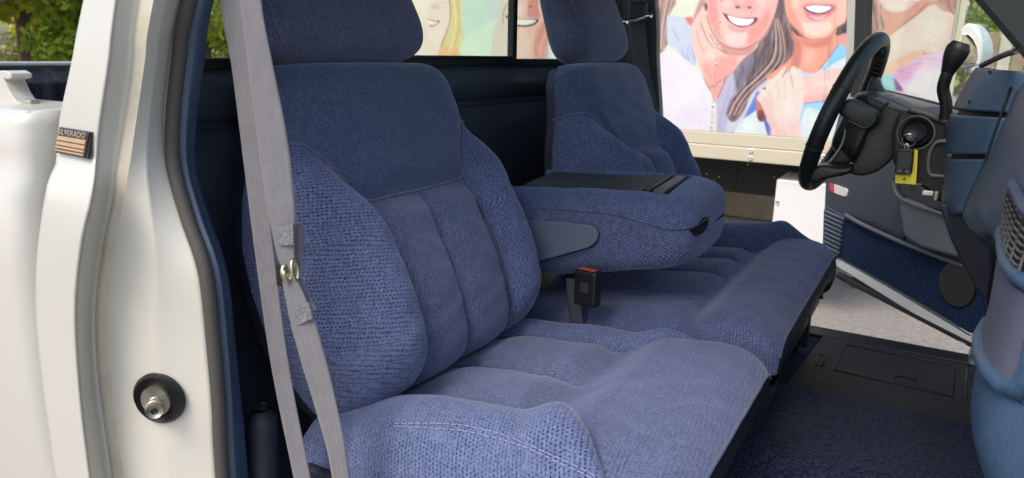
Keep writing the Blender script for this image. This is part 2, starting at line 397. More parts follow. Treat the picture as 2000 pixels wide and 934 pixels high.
# ---- seats
LEAN = R(21)
def wprof(s):
    return np.interp(s, [0, .04, .09, .16, .24, .31, .38, .43, .47, 0.515, .55, .577], [.255, .278, .298, .312, .314, .306, .288, .268, .255, .250, .238, .200])
def ubound(a):
    return np.interp(np.abs(a), [0, .13, .145, .165, .19, .22, .25, .30, .40], [.326, .327, .333, .36, .405, .436, .449, .453, .455])
def backrest(seat, yc, dx, lean=LEAN):
    S, T, nv, ns = .577, .125, 190, 190
    Ld = np.array([-math.sin(lean), 0, math.cos(lean)]); Nd = np.array([math.cos(lean), 0, math.sin(lean)])
    B0 = np.array([.02 + dx, yc, .955]) - Nd * T
    t = np.linspace(-1, 1, nv); v = .55 * t + .45 * np.sin(t * np.pi / 2); v = np.sign(v) * (1 - (1 - np.abs(v)) ** 1.25)
    q = np.linspace(0, 1, ns); s = S * (q - .07 * np.sin(2 * np.pi * q) / 1.0 * .9)
    s = np.clip(s, 0, S)
    Sg, Vg = np.meshgrid(s, v, indexing='ij')
    def surf(Sg, Vg):
        W = wprof(Sg); yr = W * Vg; av = np.abs(Vg)
        ev = np.clip(1 - av ** 7, 0, 1) ** (1 / 2.3)
        es = np.clip(1 - (Sg / S) ** 22, 0, 1) ** (1 / 2.3) * np.clip(1 - (1 - Sg / S) ** 30, 0, 1) ** (1 / 2.0)
        ay = np.abs(yr); ub = ubound(yr)
        Bs = sstep(-.05, .10, Sg) * (1 - sstep(.0, .16, .16 - (ub - Sg)))
        k = np.clip((ay - .145) / (.31 - .145), 0, 1)
        bol = .066 * np.sin(np.pi * np.clip(k, 0, 1) ** .62) ** .8 * np.clip(sstep(-.05, .1, Sg), 0, 1) * sstep(-.005, .11, ub - Sg)
        fr = np.clip(ay / .145, 0, 1)
        ple = (.036 * np.clip(1 - (2 * fr - 1) ** 2, 0, 1) ** .55) * (ay < .145) * sstep(-.003, .04, ub - Sg)
        lum = .018 * np.exp(-((Sg - .16) / .12) ** 2)
        upp = .016 * sstep(0, .05, Sg - ub) * np.clip(1 - (ay / .30) ** 2, 0, 1)
        wr = .0016 * np.sin(yr * 41 + 3 * np.sin(Sg * 30)) * np.sin(Sg * 57 + 1.3 + yc * 9)
        bs = .050 * sstep(.28, .577, Sg)
        d = bs + (T - .012 - bs + bol + ple + lum + upp + wr) * ev * es
        Pt = B0 + np.stack([Ld[0] * Sg + Nd[0] * d, yr, Ld[2] * Sg + Nd[2] * d], -1)
        return Pt
    V = surf(Sg, Vg)
    L = np.linalg.norm(np.diff(V, axis=1), axis=2); u = np.concatenate([np.zeros((ns, 1)), np.cumsum(L, 1)], 1); u -= u[:, nv // 2][:, None]
    UV = np.stack([u, np.repeat(s[:, None], nv, 1)], -1)
    fc_s = .5 * (Sg[:-1, :-1] + Sg[1:, 1:]); fc_y = .5 * ((wprof(Sg) * Vg)[:-1, :-1] + (wprof(Sg) * Vg)[1:, 1:])
    up = fc_s > ubound(fc_y)
    G = dict(UV=UV, flip=True)
    grid_obj('upper_back_panel', V, 'plainvel', seat, mask=up, **G)
    for nm, mk, mt in (('back_bolster', (~up) & (fc_y < -.145), 'knit'), ('back_bolster', (~up) & (fc_y >= .145), 'knit2'),
                       ('back_pleat', (~up) & (fc_y >= -.145) & (fc_y < 0), 'rib'), ('back_pleat', (~up) & (fc_y >= 0) & (fc_y < .145), 'rib')):
        grid_obj(nm, V, mt, seat, mask=mk, **G)
    yy = np.linspace(-.275, .275, 80)
    def on(y, s_):
        return surf(np.array([[s_]]), np.array([[y / wprof(s_)]]))[0, 0]
    tube('piping', [on(y, ubound(y)) + Nd * .0012 for y in yy], .0026, 'piping', seat, res=6)
    for sg in (-1, 1):
        tube('pleat_seam_shade', [on(sg * .147, s_) + Nd * .0005 for s_ in np.linspace(.03, .325, 30)], .0024, 'groove', seat, res=6)  # dark tube on the seam, its colour deepens the groove shade
    tube('pleat_seam_shade', [on(0, s_) + Nd * .0008 for s_ in np.linspace(.03, .318, 30)], .0022, 'groove', seat, res=6)
    # rear shell
    o = [B0 + Ld * s_ + Nd * float(.050 * sstep(.28, .577, np.array(s_))) + np.array([0, wprof(s_) * .985 * sg, 0]) for sg, ss in ((1, np.linspace(.01, S - .004, 16)), (-1, np.linspace(S - .004, .01, 16))) for s_ in ss]
    prism('back_shell', o, -Nd * .03, 'vinyl', seat, bevel=.006)
    return B0, Ld, Nd, S
def headrest(seat, yc, B0, Ld, Nd, S, s0, hw_b, hw_t, h, dep, cx):
    k, mres = 46, 72; rows = []; ang = np.linspace(0, 2 * np.pi, mres, endpoint=False)
    for q in np.linspace(-1, 1, k):
        qq = math.sin(q * math.pi / 2); e = (1 - abs(qq) ** 4.5) ** (1 / 2.6) if abs(qq) < 1 else 0
        z = (qq * .5 + .5) * h; f = (qq * .5 + .5)
        hw = (hw_b + (hw_t - hw_b) * f ** 1.5) * (.72 + .28 * e) * (e ** .25 if e > 0 else 0); dd = dep * .5 * e * (1.05 - .2 * f)
        c, s_ = np.cos(ang), np.sin(ang); nE = 3.6
        y = hw * np.sign(c) * np.abs(c) ** (2 / nE); d = dd * np.sign(s_) * np.abs(s_) ** (2 / 2.6)
        base = B0 + Ld * (s0 + z) + Nd * (cx)
        rows.append(base + np.stack([Nd[0] * d, y, Nd[2] * d], -1))
    V = np.array(rows); UV = np.stack([np.repeat(np.linspace(0, 1.2, mres)[None], k, 0), np.repeat(np.linspace(0, h, k)[:, None], mres, 1)], -1)
    hr = grid_obj('headrest', V, 'headvel', seat, UV=UV, closed_v=True)
    for sg in (-1, 1):
        base = B0 + Nd * cx + np.array([0, sg * hw_b * .38, 0])
        tube('headrest_post', [base + Ld * (S - .03), base + Ld * (s0 + .02)], .006, 'black', seat, res=10)
    # side seams
    for sg in (-1, 1):
        pts = []
        for q in np.linspace(4, k - 5, 24).astype(int):
            a = math.radians(90 - sg * 50); j = int(a / (2 * math.pi) * mres) % mres; pts.append(V[q, j] + Nd * .0005)
        tube('headrest_seam', pts, .0016, 'piping', seat, res=6)
def cushion(seat, Y0, Y1, zfun, feat, zones, X0=-.10, X1=.492, zb=.85, nx=190, ny=170, oexp=16, crn=.11):
    yc, hw = (Y0 + Y1) / 2, (Y1 - Y0) / 2
    t = np.linspace(-1, 1, ny); v = np.sign(t) * (1 - (1 - np.abs(t)) ** 1.35)
    q = np.linspace(0, 1, nx); x = X0 + (X1 - X0) * (1 - (1 - q) ** 1.25)
    Xg, Vg = np.meshgrid(x, v, indexing='ij')
    def surf(Xg, Vg):
        # front corners are rounded in plan
        fx = np.clip((Xg - (X1 - crn)) / crn, 0, 1); sh = (1 - np.sqrt(np.clip(1 - (fx * .97) ** 2.2, 0, 1))) * crn * .75
        y = yc + hw * Vg - np.where(Vg > 0, Vg * sh * (1 if hw < .4 else .25), Vg * sh * .5); yr = y - yc
        ev = np.clip(1 - np.abs(Vg) ** np.where(Vg < 0, oexp, 16), 0, 1) ** (1 / 2.2)
        ef = np.clip(1 - np.clip((Xg - (X1 - .065)) / .065, 0, 1) ** 2.6 * .32, 0, 1); zbb = zb + .075 * sstep(X1 - .16, X1 - .01, Xg)
        zt = zfun(Xg) + feat(Xg, y)
        z = zbb + (zt - zbb) * ev * ef
        z += .0014 * np.sin(Xg * 47 + 2 * np.sin(y * 23)) * np.sin(y * 38 + 1)
        return np.stack([Xg, y, z], -1)
    V = surf(Xg, Vg)
    L = np.linalg.norm(np.diff(V, axis=1), axis=2); u = np.concatenate([np.zeros((nx, 1)), np.cumsum(L, 1)], 1)
    UV = np.stack([u, np.repeat(x[:, None], ny, 1)], -1)
    fx_ = .5 * (V[:-1, :-1, 0] + V[1:, 1:, 0]); fy_ = .5 * (V[:-1, :-1, 1] + V[1:, 1:, 1])
    left = np.ones_like(fx_, bool)
    for nm, fn, mt in zones:
        mk = fn(fx_, fy_) & left; left &= ~mk
        if mk.any(): grid_obj(nm, V, mt, seat, UV=UV, mask=mk, flip=False)
    # front piping and valance
    e = V[-1]; tube('piping', [p + np.array([.001, 0, .001]) for p in e[4:-4:3]], .0024, 'groove', seat, res=6)
    return V, surf
def valance(seat, V, drop=.13, back=.05):
    e = V[-1, 2:-2:3]; n_ = len(e)
    W = np.stack([e + np.array([-.004, 0, 0]), e + np.array([.004, 0, -.03]), e + np.array([-.01, 0, -.08]), e + np.array([-back, 0, -drop])], 0)
    W2 = np.stack([cr(W[:, i], 12) for i in range(n_)], 1)
    return W2

# passenger seat: mesh of the part = its under-frame
def underframe(Y0, Y1, zf, label):
    bm = bmesh.new()
    for c, s_ in (((.20, (Y0 + Y1) / 2, .845), (.52, (Y1 - Y0) - .05, .03)), ((.02, (Y0 + Y1) / 2, .885), (.14, (Y1 - Y0) - .08, .06))):
        r = bmesh.ops.create_cube(bm, size=1); bmesh.ops.scale(bm, vec=s_, verts=r['verts']); bmesh.ops.translate(bm, vec=c, verts=r['verts'])
    for y in (Y0 + .07, Y1 - .07):
        for x in (.0, .40):
            r = bmesh.ops.create_cube(bm, size=1); bmesh.ops.scale(bm, vec=(.05, .03, .145), verts=r['verts']); bmesh.ops.translate(bm, vec=(x, y, .765), verts=r['verts'])
    return bm_obj('seat', bm, 'black', truck, label=label)

PY0, PY1 = -.722, -.118
pseat = underframe(PY0, PY1, 0, 'near blue velour passenger seat with grey belt beside it')
B0, Ld, Nd, S = backrest(pseat, -.395, 0)
headrest(pseat, -.41, B0 + np.array([0, -.03, 0]), Ld, Nd, S, S - .002, .226, .170, .25, .13, .075)
def pz(x): return .930 + .112 * x
go, gm, gi = -.565, -.385, -.215
def fgroove(y, c, w_): return np.exp(-((y - c) / w_) ** 2)
def pfeat(x, y):
    out_b = go - .15 * sstep(.25, .45, x) ** 1.3; in_b = gi + .08 * sstep(.18, .42, x)
    wo = np.clip((out_b - y) / (out_b - (PY0)), 0, 1); wi = np.clip((y - in_b) / (PY1 - in_b), 0, 1)
    fade = 1 - sstep(.27, .465, x); fade_i = 1 - sstep(.16, .46, x)
    b = .062 * np.sin(np.pi * wo ** .62 * .80) ** .8 * fade * (.35 + .65 * sstep(-.12, .10, x)) + .036 * np.sin(np.pi * wi ** .7 * .8) ** .75 * fade_i
    mid = (y > go) & (y < gi); f = np.where(y < gm, (y - go) / (gm - go), (y - gm) / (gi - gm))
    ple = .034 * np.clip(1 - (2 * np.clip(f, 0, 1) - 1) ** 2, 0, 1) ** .55 * mid * (1 - sstep(.175, .238, x)) * sstep(-.06, .04, x)
    pad = .030 * sstep(.228, .31, x) * (1 - .5 * sstep(.36, .5, x)) * np.clip(1 - ((y + .42) / .36) ** 8, 0, 1)
    return b + ple + pad
def in_out(x, y): return y < go - .15 * sstep(.25, .45, x) ** 1.3
def in_in(x, y): return y > gi + .08 * sstep(.18, .42, x)
zonesP = [('cushion_bolster', lambda x, y: in_out(x, y) & (x < .44), 'knit'), ('cushion_bolster', lambda x, y: in_in(x, y) & (x < .36), 'knit2'),
          ('cushion_pleat', lambda x, y: (x < .232) & (y < gm), 'rib'), ('cushion_pleat', lambda x, y: x < .232, 'rib'),
          ('cushion_front_pad', lambda x, y: x > -9, 'cush')]
PV, psurf = cushion(pseat, PY0, PY1, pz, pfeat, zonesP, oexp=9)
grid_obj('front_valance', valance(pseat, PV), 'vinyl', pseat)
# decorative double stitching on the outer bolster
def pon(x, y):
    best = np.abs(PV[:, :, 0] - x) + np.abs(PV[:, :, 1] - y); i = np.unravel_index(np.argmin(best), best.shape); return PV[i]
for off in (0, 9):
    q_ = [(770, 824), (850, 826), (910, 832), (970, 845), (1030, 866), (1090, 892), (1150, 920), (1190, 945)]
    pts = cr([pick(PV, a, b + off) + np.array([.0006, -.0012, .0014]) for a, b in q_], 120)
    for a in range(0, 117, 4):
        tube('stitch', pts[a:a + 4], .0007, 'thread', pseat, res=5)
for q_ in ([(890, 717), (960, 716), (1040, 715), (1110, 716), (1165, 718)], [(985, 655), (1060, 653), (1140, 651), (1200, 650), (1235, 652)], [(1110, 772), (1140, 745), (1180, 708), (1215, 675), (1238, 655)]):
    tube('pleat_seam_shade', [pick(PV, a, b) + np.array([0, 0, .0006]) for a, b in q_], .0016, 'groove', pseat, res=6, n=30) if False else None
for yg in (go, gm, gi):
    g_ = [PV[i_, int(np.argmin(np.abs(PV[i_, :, 1] - yg)))] + np.array([0, 0, .0006]) for i_ in range(20, 190, 6) if PV[i_, 5, 0] < .225]
    tube('pleat_seam_shade', g_, .0020, 'groove', pseat, res=6)  # seam line coloured dark to stand in for shade between cushion pleats
# outer side skirt of the cushion and recliner knob
box('side_trim', (.18, PY0 - .004, .868), (.50, .016, .05), 'vinyl', pseat, bevel=.006)
box('recliner_cap', P(700, 800, Y=-.63), (.022, .014, .012), 'grey', pseat, bevel=.006)

# driver seat (wider part of the bench)
DY0, DY1 = -.112, .742; dc = .435
dseat = underframe(DY0, DY1, 0, 'far blue velour driver seat behind the steering wheel')
B0d, Ldd, Ndd, Sd = backrest(dseat, dc, .11)
headrest(dseat, dc, B0d + np.array([0, -.02, 0]), Ldd, Ndd, Sd, Sd - .002, .178, .150, .25, .13, .075)
def dz(x): return .948 + .10 * x
def dfeat(x, y):
    r = y - dc
    ib = -.15 - .12 * sstep(.18, .36, x) ** 1.3; ob = .15 + .12 * sstep(.22, .42, x) ** 1.3
    wi = np.clip((ib - r) / .16, 0, 1); wo = np.clip((r - ob) / (DY1 - dc - ob), 0, 1)
    fade = 1 - sstep(.22, .38, x); fade2 = 1 - sstep(.30, .47, x)
    b = .075 * np.sin(np.pi * wo ** .7 * .8) ** .75 * fade2
    f = np.where(r < -.13, (r + .28) / .15, np.where(r < .02, (r + .13) / .15, (r - .02) / .13))
    ple = .026 * np.clip(1 - (2 * np.clip(f, 0, 1) - 1) ** 2, 0, 1) ** .55 * ((r > -.28) & (r < .15)) * (1 - sstep(.26, .305, x))
    pad = .032 * sstep(.298, .36, x) * (1 - .5 * sstep(.38, .5, x))
    cen = -.012 * sstep(.12, .19, y) * 0 + .014 * np.clip(np.sin(np.pi * np.clip((y - DY0) / .22, 0, 1)), 0, 1) ** .7 * (1 - sstep(.26, .32, x))
    return b + ple + pad + cen
zonesD = [('cushion_bolster', lambda x, y: (y - dc > .15 + .12 * sstep(.22, .42, x) ** 1.3) & (x < .44), 'knit2'),
          ('centre_pad', lambda x, y: (y - dc < -.28) & (x < .30), 'knit'),
          ('cushion_pleat', lambda x, y: (x < .30) & (y < dc), 'rib'), ('cushion_pleat', lambda x, y: x < .30, 'rib'),
          ('cushion_front_pad', lambda x, y: x > -9, 'cush')]
DV, _ = cushion(dseat, DY0, DY1, dz, dfeat, zonesD, X1=.488)
grid_obj('front_valance', valance(dseat, DV, .10, .05), 'vinyl', dseat)
tube('seat_slide_lever', [P(1575, 583, Y=.60), P(1590, 577, Y=.60), P(1606, 576, Y=.60)], [.006, .009, .012], 'black', dseat, res=10)
box('seat_leg', P(1572, 620, Y=.55), (.03, .03, .16), 'black', dseat, bevel=.004)

# ---- centre armrest, folded down
def armrest():
    nx, na = 150, 200; Y0, Y1 = -.098, .178; yc, hw = .5 * (Y0 + Y1), .5 * (Y1 - Y0)
    x0, x1 = -.115, .314
    q = np.linspace(0, 1, nx); xs = x0 + (x1 - x0) * (1 - (1 - q) ** 1.5); ang = np.linspace(0, 2 * np.pi, na, endpoint=False)
    V = np.zeros((nx, na, 3))
    for i, x in enumerate(xs):
        zt = np.interp(x, [-.1, 0, .1, .2, .3, .36, .395], [1.226, 1.234, 1.242, 1.246, 1.244, 1.236, 1.22])
        zb = np.interp(x, [-.1, 0, .1, .215, .30, .345, .38, .395], [1.018, 1.024, 1.046, 1.072, 1.092, 1.104, 1.117, 1.13])
        nose = np.clip((x - .215) / (x1 - .215), 0, 1); e = (1 - nose ** 3.2) ** (1 / 2.2) if nose < 1 else 0
        wv = hw * (.62 + .38 * e) if nose > 0 else hw
        zc, zh = .5 * (zt + zb), .5 * (zt - zb) * (.42 + .58 * e ** .8 if nose < 1 else .0)
        c, s_ = np.cos(ang), np.sin(ang); k = 4.2
        y = yc + wv * np.sign(c) * np.abs(c) ** (2 / k); z = zc + zh * np.sign(s_) * np.abs(s_) ** (2 / 3.3)
        rec = sstep(.088, .076, np.abs(y - yc)) * (sstep(x0 - .02, x0 + .0, np.array(x)) * (1 - sstep(.232, .246, np.array(x)))) * (s_ > .2)
        z = z - .022 * rec
        z = z + .0010 * np.sin(x * 60) * np.sin(y * 50) + .075 * (y - yc) * sstep(-.2, .6, s_)
        V[i] = np.stack([np.full(na, x), y, z], -1)
    d = np.linalg.norm(np.diff(V, axis=1), axis=2); u = np.concatenate([np.zeros((nx, 1)), np.cumsum(d, 1)], 1)
    xa = np.concatenate([np.zeros((1, na)), np.cumsum(np.linalg.norm(np.diff(V, axis=0), axis=2), 0)], 0)
    UV = np.stack([xa, V[:, :, 1] * .9 + V[:, :, 2]], -1)
    arm = grid_obj('centre_armrest', V, 'knit', truck, UV=UV, closed_v=True, label='folded down blue velour centre armrest with storage tray')
    # seam round the side
    side = [(1036, 402), (1120, 408), (1200, 421), (1260, 436), (1300, 448), (1345, 450)]
    side = side + [(1385, 447), (1398, 438)]
    tube('armrest_seam', [pick(V, a, b) + np.array([.0, -.0006, 0]) for a, b in side], .0022, 'groove', arm, res=6, n=60)
    # tray set into the top
    ta = [np.array([1, 0, .055]), np.array([0, 1, .075]), np.array([-.055, -.075, 1])]; ta = [a_ / np.linalg.norm(a_) for a_ in ta]
    def tb(nm, x, z, size, mt, bv): box(nm, (x, yc, z + .055 * (x - .05)), size, mt, arm, bevel=bv, axes=ta)
    tb('tray_floor', .05, 1.2205, (.31, .152, .004), 'tray', .001)
    tb('tray_lid', .045, 1.2265, (.27, .140, .006), 'tray', .002)
    tb('tray_divider', .196, 1.2290, (.012, .144, .014), 'darkgrey', .003)
    tb('tray_front_rest', .218, 1.2280, (.024, .144, .010), 'grey', .003)
    # hinge cover
    hc = [(1020, 430), (1100, 434), (1150, 440), (1162, 446), (1168, 458), (1164, 472), (1150, 484), (1100, 498), (1050, 512), (1020, 520)]
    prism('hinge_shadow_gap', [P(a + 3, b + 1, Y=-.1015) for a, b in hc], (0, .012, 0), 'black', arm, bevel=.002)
    prism('hinge_cover', [P(a, b, Y=-.112) for a, b in hc], (0, .012, 0), 'hinge', arm, bevel=.003)
    # pull cup at the nose
    cup = [(1350, 448), (1362, 443), (1376, 434), (1388, 424), (1389, 434), (1385, 446), (1376, 457), (1362, 460)]
    uvp, dep = proj(V); nr = np.cross(np.roll(V, -1, 1) - np.roll(V, 1, 1), np.gradient(V, axis=0)); ln = np.linalg.norm(nr, axis=2, keepdims=True) + 1e-12; nr = nr / ln
    ctr = V.mean((0, 1)); sgn = np.sign(((V - ctr) * nr).sum(2, keepdims=True)); nr = nr * sgn; facing = ((CAM - V) * nr).sum(2) > 0
    cup = [(a - 4, b) for a, b in cup]
    cn = np.array([.80, -.58, .10]); cn /= np.linalg.norm(cn); c0_ = np.where((np.hypot(uvp[..., 0] - 1360, uvp[..., 1] - 448) < 9) & facing, dep, 9.)
    p0 = V[np.unravel_index(np.argmin(c0_), c0_.shape)] + cn * .004
    prism('pull_cup', [Pp(a, b, p0, cn) for a, b in cup], -cn * .012, 'black', arm, bevel=.001)
    tube('pull_cup_rim', [Pp(a, b, p0 + cn * .001, cn) for a, b in ((1346, 448), (1358, 443), (1372, 434), (1385, 424))], .0016, 'darkgrey', arm, res=6, n=12)
armrest()

# ---- centre belt buckle
bk = box('belt_buckle', P(1148, 562, Y=-.128), (.052, .026, .075), 'black', truck, bevel=.005, axes=[(.98, -.17, 0.02), (.17, .98, 0), (0, 0, 1)], label='black belt buckle with red release button between the seats')
box('release_button', P(1148, 530, Y=-.126), (.040, .018, .010), 'red', bk, bevel=.003, axes=[(.98, -.17, 0.02), (.17, .98, 0), (0, 0, 1)])
box('buckle_emblem', P(1141, 562, Y=-.143), (.020, .002, .022), 'darkgrey', bk, bevel=.0008, axes=[(.98, -.17, 0.02), (.17, .98, 0), (0, 0, 1)])
ribbon('buckle_strap', [P(1118, 545, Y=-.10), P(1122, 590, Y=-.10), P(1128, 640, Y=-.10)], (1, 0, 0), .03, .004, 'webdark', bk, n=8)

# ---- passenger shoulder belt
Yb = -.775
belt = ribbon('seat_belt', [P(440, -300, Y=Yb + .02), P(449, -20, Y=Yb), P(473, 130, Y=Yb), P(497, 330, Y=Yb), P(520, 520, Y=Yb), P(548, 720, Y=Yb), P(590, 934, Y=Yb), P(612, 1050, Y=Yb)],
              [(1, .12, 0), (1, .06, .0), (1, .0, .0), (1, -.05, 0)], .0355, .0022, 'web', truck, n=70, label='grey webbing seat belt hanging beside the near seat')
Yc = -.79
ribbon('upper_strap', [P(474, -300, Y=Yc), P(488, -20, Y=Yc), P(507, 120, Y=Yc), P(530, 260, Y=Yc), P(546, 380, Y=Yc), P(553, 445, Y=Yc), P(559, 500, Y=Yc), P(566, 524, Y=Yc)],
       [(1, .2, 0), (1, .1, .0), (1, .05, 0), (1, 0.15, 0), (1, .3, 0)], [.030, .030, .032, .037, .043, .046, .040, .020], .0022, 'webplain', belt, n=60)
ribbon('lower_strap', [P(566, 545, Y=Yc), P(576, 580, Y=Yc), P(590, 625, Y=Yc), P(611, 700, Y=Yc), P(633, 780, Y=Yc), P(655, 870, Y=Yc), P(668, 950, Y=Yc + .01), P(680, 1040, Y=Yc + .02)],
       [(1, .3, 0), (1, .2, .0), (1, 0, 0), (1, -.25, 0)], [.022, .038, .040, .038, .036, .038, .040], .0022, 'web', belt, n=60)
ribbon('strap_fold', [P(577, 440, Y=Yc + .012), P(577, 480, Y=Yc + .012), P(573, 520, Y=Yc + .008)], (.7, .7, 0), .02, .002, 'web', belt, n=10)
ribbon('strap_fold', [P(574, 548, Y=Yc + .012), P(588, 580, Y=Yc + .012), P(606, 612, Y=Yc + .010)], (.8, .6, 0), .02, .002, 'web', belt, n=10)
def patch(pts, Y):
    prism('stitched_patch', [P(a, b, Y=Y) for a, b in pts], (0, .002, 0), 'stitch', belt, bevel=0)
patch([(530, 440), (572, 438), (573, 478), (536, 482)], Yc - .0035)
patch([(572, 602), (603, 592), (610, 622), (582, 636)], Yc - .0035)
def ring(cx, cy, rx, ry, Y, tilt, r, name='metal_loop'):
    pts = []
    for a in np.linspace(0, 2 * math.pi, 24, endpoint=False):
        x, y = rx * math.cos(a), ry * math.sin(a)
        pts.append(P(cx + x * math.cos(tilt) - y * math.sin(tilt), cy + x * math.sin(tilt) + y * math.cos(tilt), Y=Y + .006 * math.cos(a)))
    tube(name, pts, r, 'brass', belt, res=8, closed=True)
ring(560, 534, 8, 15, Yc - .003, -.2, .0032); ring(576, 528, 6, 20, Yc - .002, -.15, .0026); ring(559, 536, 4, 8, Yc - .004, -.2, .0026)
box('buckle_tongue', P(550, 538, Y=Yc + .008), (.016, .006, .03), 'black', belt, bevel=.002)
# retractor housing by the floor
tube('belt_retractor', [P(512, 960, Y=-.74), P(512, 850, Y=-.74), P(511, 812, Y=-.74), P(510, 800, Y=-.74)], [.026, .025, .022, .012], 'vinyl', truck, res=20)
tube('belt_retractor_stem', [P(514, 800, Y=-.735), P(514, 790, Y=-.735)], .006, 'darkgrey', truck, res=10)

# ---- B pillar of the near side: outer skin, jamb, weatherstrip, trim
def curve(pts):
    q = [P(a, b, Y=y) for a, b, y in pts]
    top = q[0] + (q[0] - q[1]) / abs(q[0][2] - q[1][2]) * (1.86 - q[0][2]); top[1] = q[0][1] + .06
    bot = q[-1] + np.array([0, 0, -.42])
    return [top] + q + [bot]
c0 = curve([(163, 0, -.893), (140, 120, -.905), (115, 240, -.912), (110, 312, -.914), (99, 340, -.930), (88, 380, -.944), (72, 500, -.95), (70, 600, -.95), (79, 720, -.95), (108, 934, -.95)])
c1 = curve([(226, 0, -.890), (212, 120, -.901), (193, 250, -.909), (187, 318, -.912), (185, 345, -.928), (176, 400, -.941), (160, 470, -.947), (147, 600, -.948), (154, 750, -.948), (175, 934, -.948)])
c1b = curve([(232, 0, -.884), (218, 120, -.895), (199, 250, -.903), (193, 318, -.906), (190, 345, -.918), (182, 400, -.931), (165, 470, -.938), (152, 600, -.940), (159, 750, -.940), (180, 934, -.940)])
c2 = curve([(262, 0, -.866), (250, 120, -.873), (231, 250, -.882), (220, 330, -.890), (211, 400, -.895), (198, 470, -.90), (181, 600, -.905), (186, 740, -.905), (212, 934, -.905)])
c2b = curve([(272, 0, -.862), (259, 120, -.869), (240, 250, -.878), (228, 330, -.886), (218, 400, -.892), (204, 470, -.896), (188, 600, -.901), (193, 740, -.901), (219, 934, -.901)])
c3 = curve([(300, 0, -.858), (283, 120, -.865), (264, 250, -.874), (252, 330, -.882), (240, 400, -.888), (226, 470, -.892), (212, 600, -.897), (216, 740, -.897), (242, 934, -.897)])
c3b = curve([(318, 0, -.838), (300, 120, -.846), (284, 250, -.856), (277, 330, -.864), (272, 400, -.870), (270, 470, -.874), (272, 600, -.879), (280, 740, -.879), (300, 934, -.879)])
c3c = curve([(338, 0, -.822), (318, 120, -.830), (303, 250, -.842), (303, 330, -.850), (322, 420, -.852), (345, 500, -.855), (366, 620, -.858), (380, 760, -.858), (392, 934, -.858)])
c4 = curve([(354, 0, -.805), (331, 120, -.813), (319, 250, -.825), (325, 330, -.832), (352, 430, -.836), (386, 535, -.84), (402, 675, -.84), (413, 800, -.84), (420, 934, -.84)])
c5 = curve([(378, 0, -.80), (360, 110, -.806), (346, 250, -.818), (348, 330, -.822), (376, 430, -.826), (410, 530, -.83), (427, 675, -.83), (436, 800, -.83), (443, 934, -.83)])
c6 = curve([(414, 0, -.770), (397, 110, -.775), (380, 250, -.782), (380, 330, -.785), (404, 420, -.788), (440, 530, -.79), (457, 675, -.79), (470, 800, -.79), (482, 934, -.79)])
def offs(c, d): return [p + np.array(d) for p in c]
cb = offs(c0, (-.012, .03, 0))
NB = dict(n=70)
loft('cab_corner_panel', [cb, c0, c1, c1b], 'white', truck, m=14, smooth_across=False, label='cream outer cab corner panel behind the door opening', **NB)
loft('jamb_flange', [c1b, c2, c2b], 'jamb', truck, m=5, **NB)
loft('jamb_seam', [offs(c2b, (0.001, -.001, 0)), offs(c2b, (.008, -.002, 0)), c3], 'seamdirt', truck, m=4, label='dirty seam sealer running down the door jamb', **NB)
jf = loft('jamb_face', [c3, [a_ * .5 + b_ * .5 + np.array([.006, -.006, 0]) for a_, b_ in zip(c3, c4)], c4, [a_ * .6 + b_ * .4 + np.array([-.006, .004, 0]) for a_, b_ in zip(c4, c5)]], 'jamb', truck, m=12, **NB)
mid = [(a + b) / 2 for a, b in zip(c4, c5)]
tube('door_weatherstrip', [a_ * .35 + b_ * .65 for a_, b_ in zip(c4, c5)], .0092, 'weather', truck, res=14, n=90, label='grey brown rubber weatherstrip round the near door opening')
loft('pillar_trim', [offs(c5, (.0, .004, 0)), offs(c5, (.006, .010, 0)), [(a * .5 + b * .5) + np.array([.008, 0, 0]) for a, b in zip(c5, c6)], offs(c6, (.004, 0, 0)), c6, offs(c6, (-.012, .012, 0))], 'trimblue', truck, m=4, smooth_across=False, label='blue plastic trim along the near door pillar', **NB)
rear = [np.array([-.325, -.725, z]) for z in (1.86, 1.7, 1.55, 1.4, 1.3, 1.2, 1.1, 1.0, .9, .8, .6)]
loft('cab_side_trim', [offs(c6, (-.012, .012, 0)), rear], 'wallplastic', truck, m=6, n=60)
# striker
JV = np.array([v_.co for v_ in jf.data.vertices]) + np.array([0, 0, 0.])
st = pick(JV, 313, 787); nrm = np.cross(pick(JV, 350, 787) - pick(JV, 276, 787), pick(JV, 313, 740) - pick(JV, 313, 834)); nrm /= np.linalg.norm(nrm); nrm = nrm if nrm[1] < 0 else -nrm
st = st - nrm * .001
def disc(name, c, nv, r, h, mat, parent, res=32, r2=None):
    nv = np.asarray(nv, float) / np.linalg.norm(nv); r2 = r if r2 is None else r2
    return tube(name, [c, c + nv * h * .5, c + nv * h], [r, r, r2], mat, parent, res=res)
sk = disc('door_striker', st, nrm, .037, .009, 'black', truck, r2=.033); setp(sk, label='round black door striker with steel stud')
disc('striker_washer', st + nrm * .008, nrm, .021, .004, 'steel', sk)
sdir = nrm * .75 + np.array([.62, .0, -.10]); sdir /= np.linalg.norm(sdir)
disc('striker_stud', st + nrm * .012, sdir, .0075, .017, 'steel', sk, res=20)
disc('striker_head', st + nrm * .012 + sdir * .017, sdir, .0115, .009, 'steel', sk, res=24, r2=.0108)
disc('striker_socket', st + nrm * .012 + sdir * .0258, sdir, .005, .0006, 'black', sk, res=6)

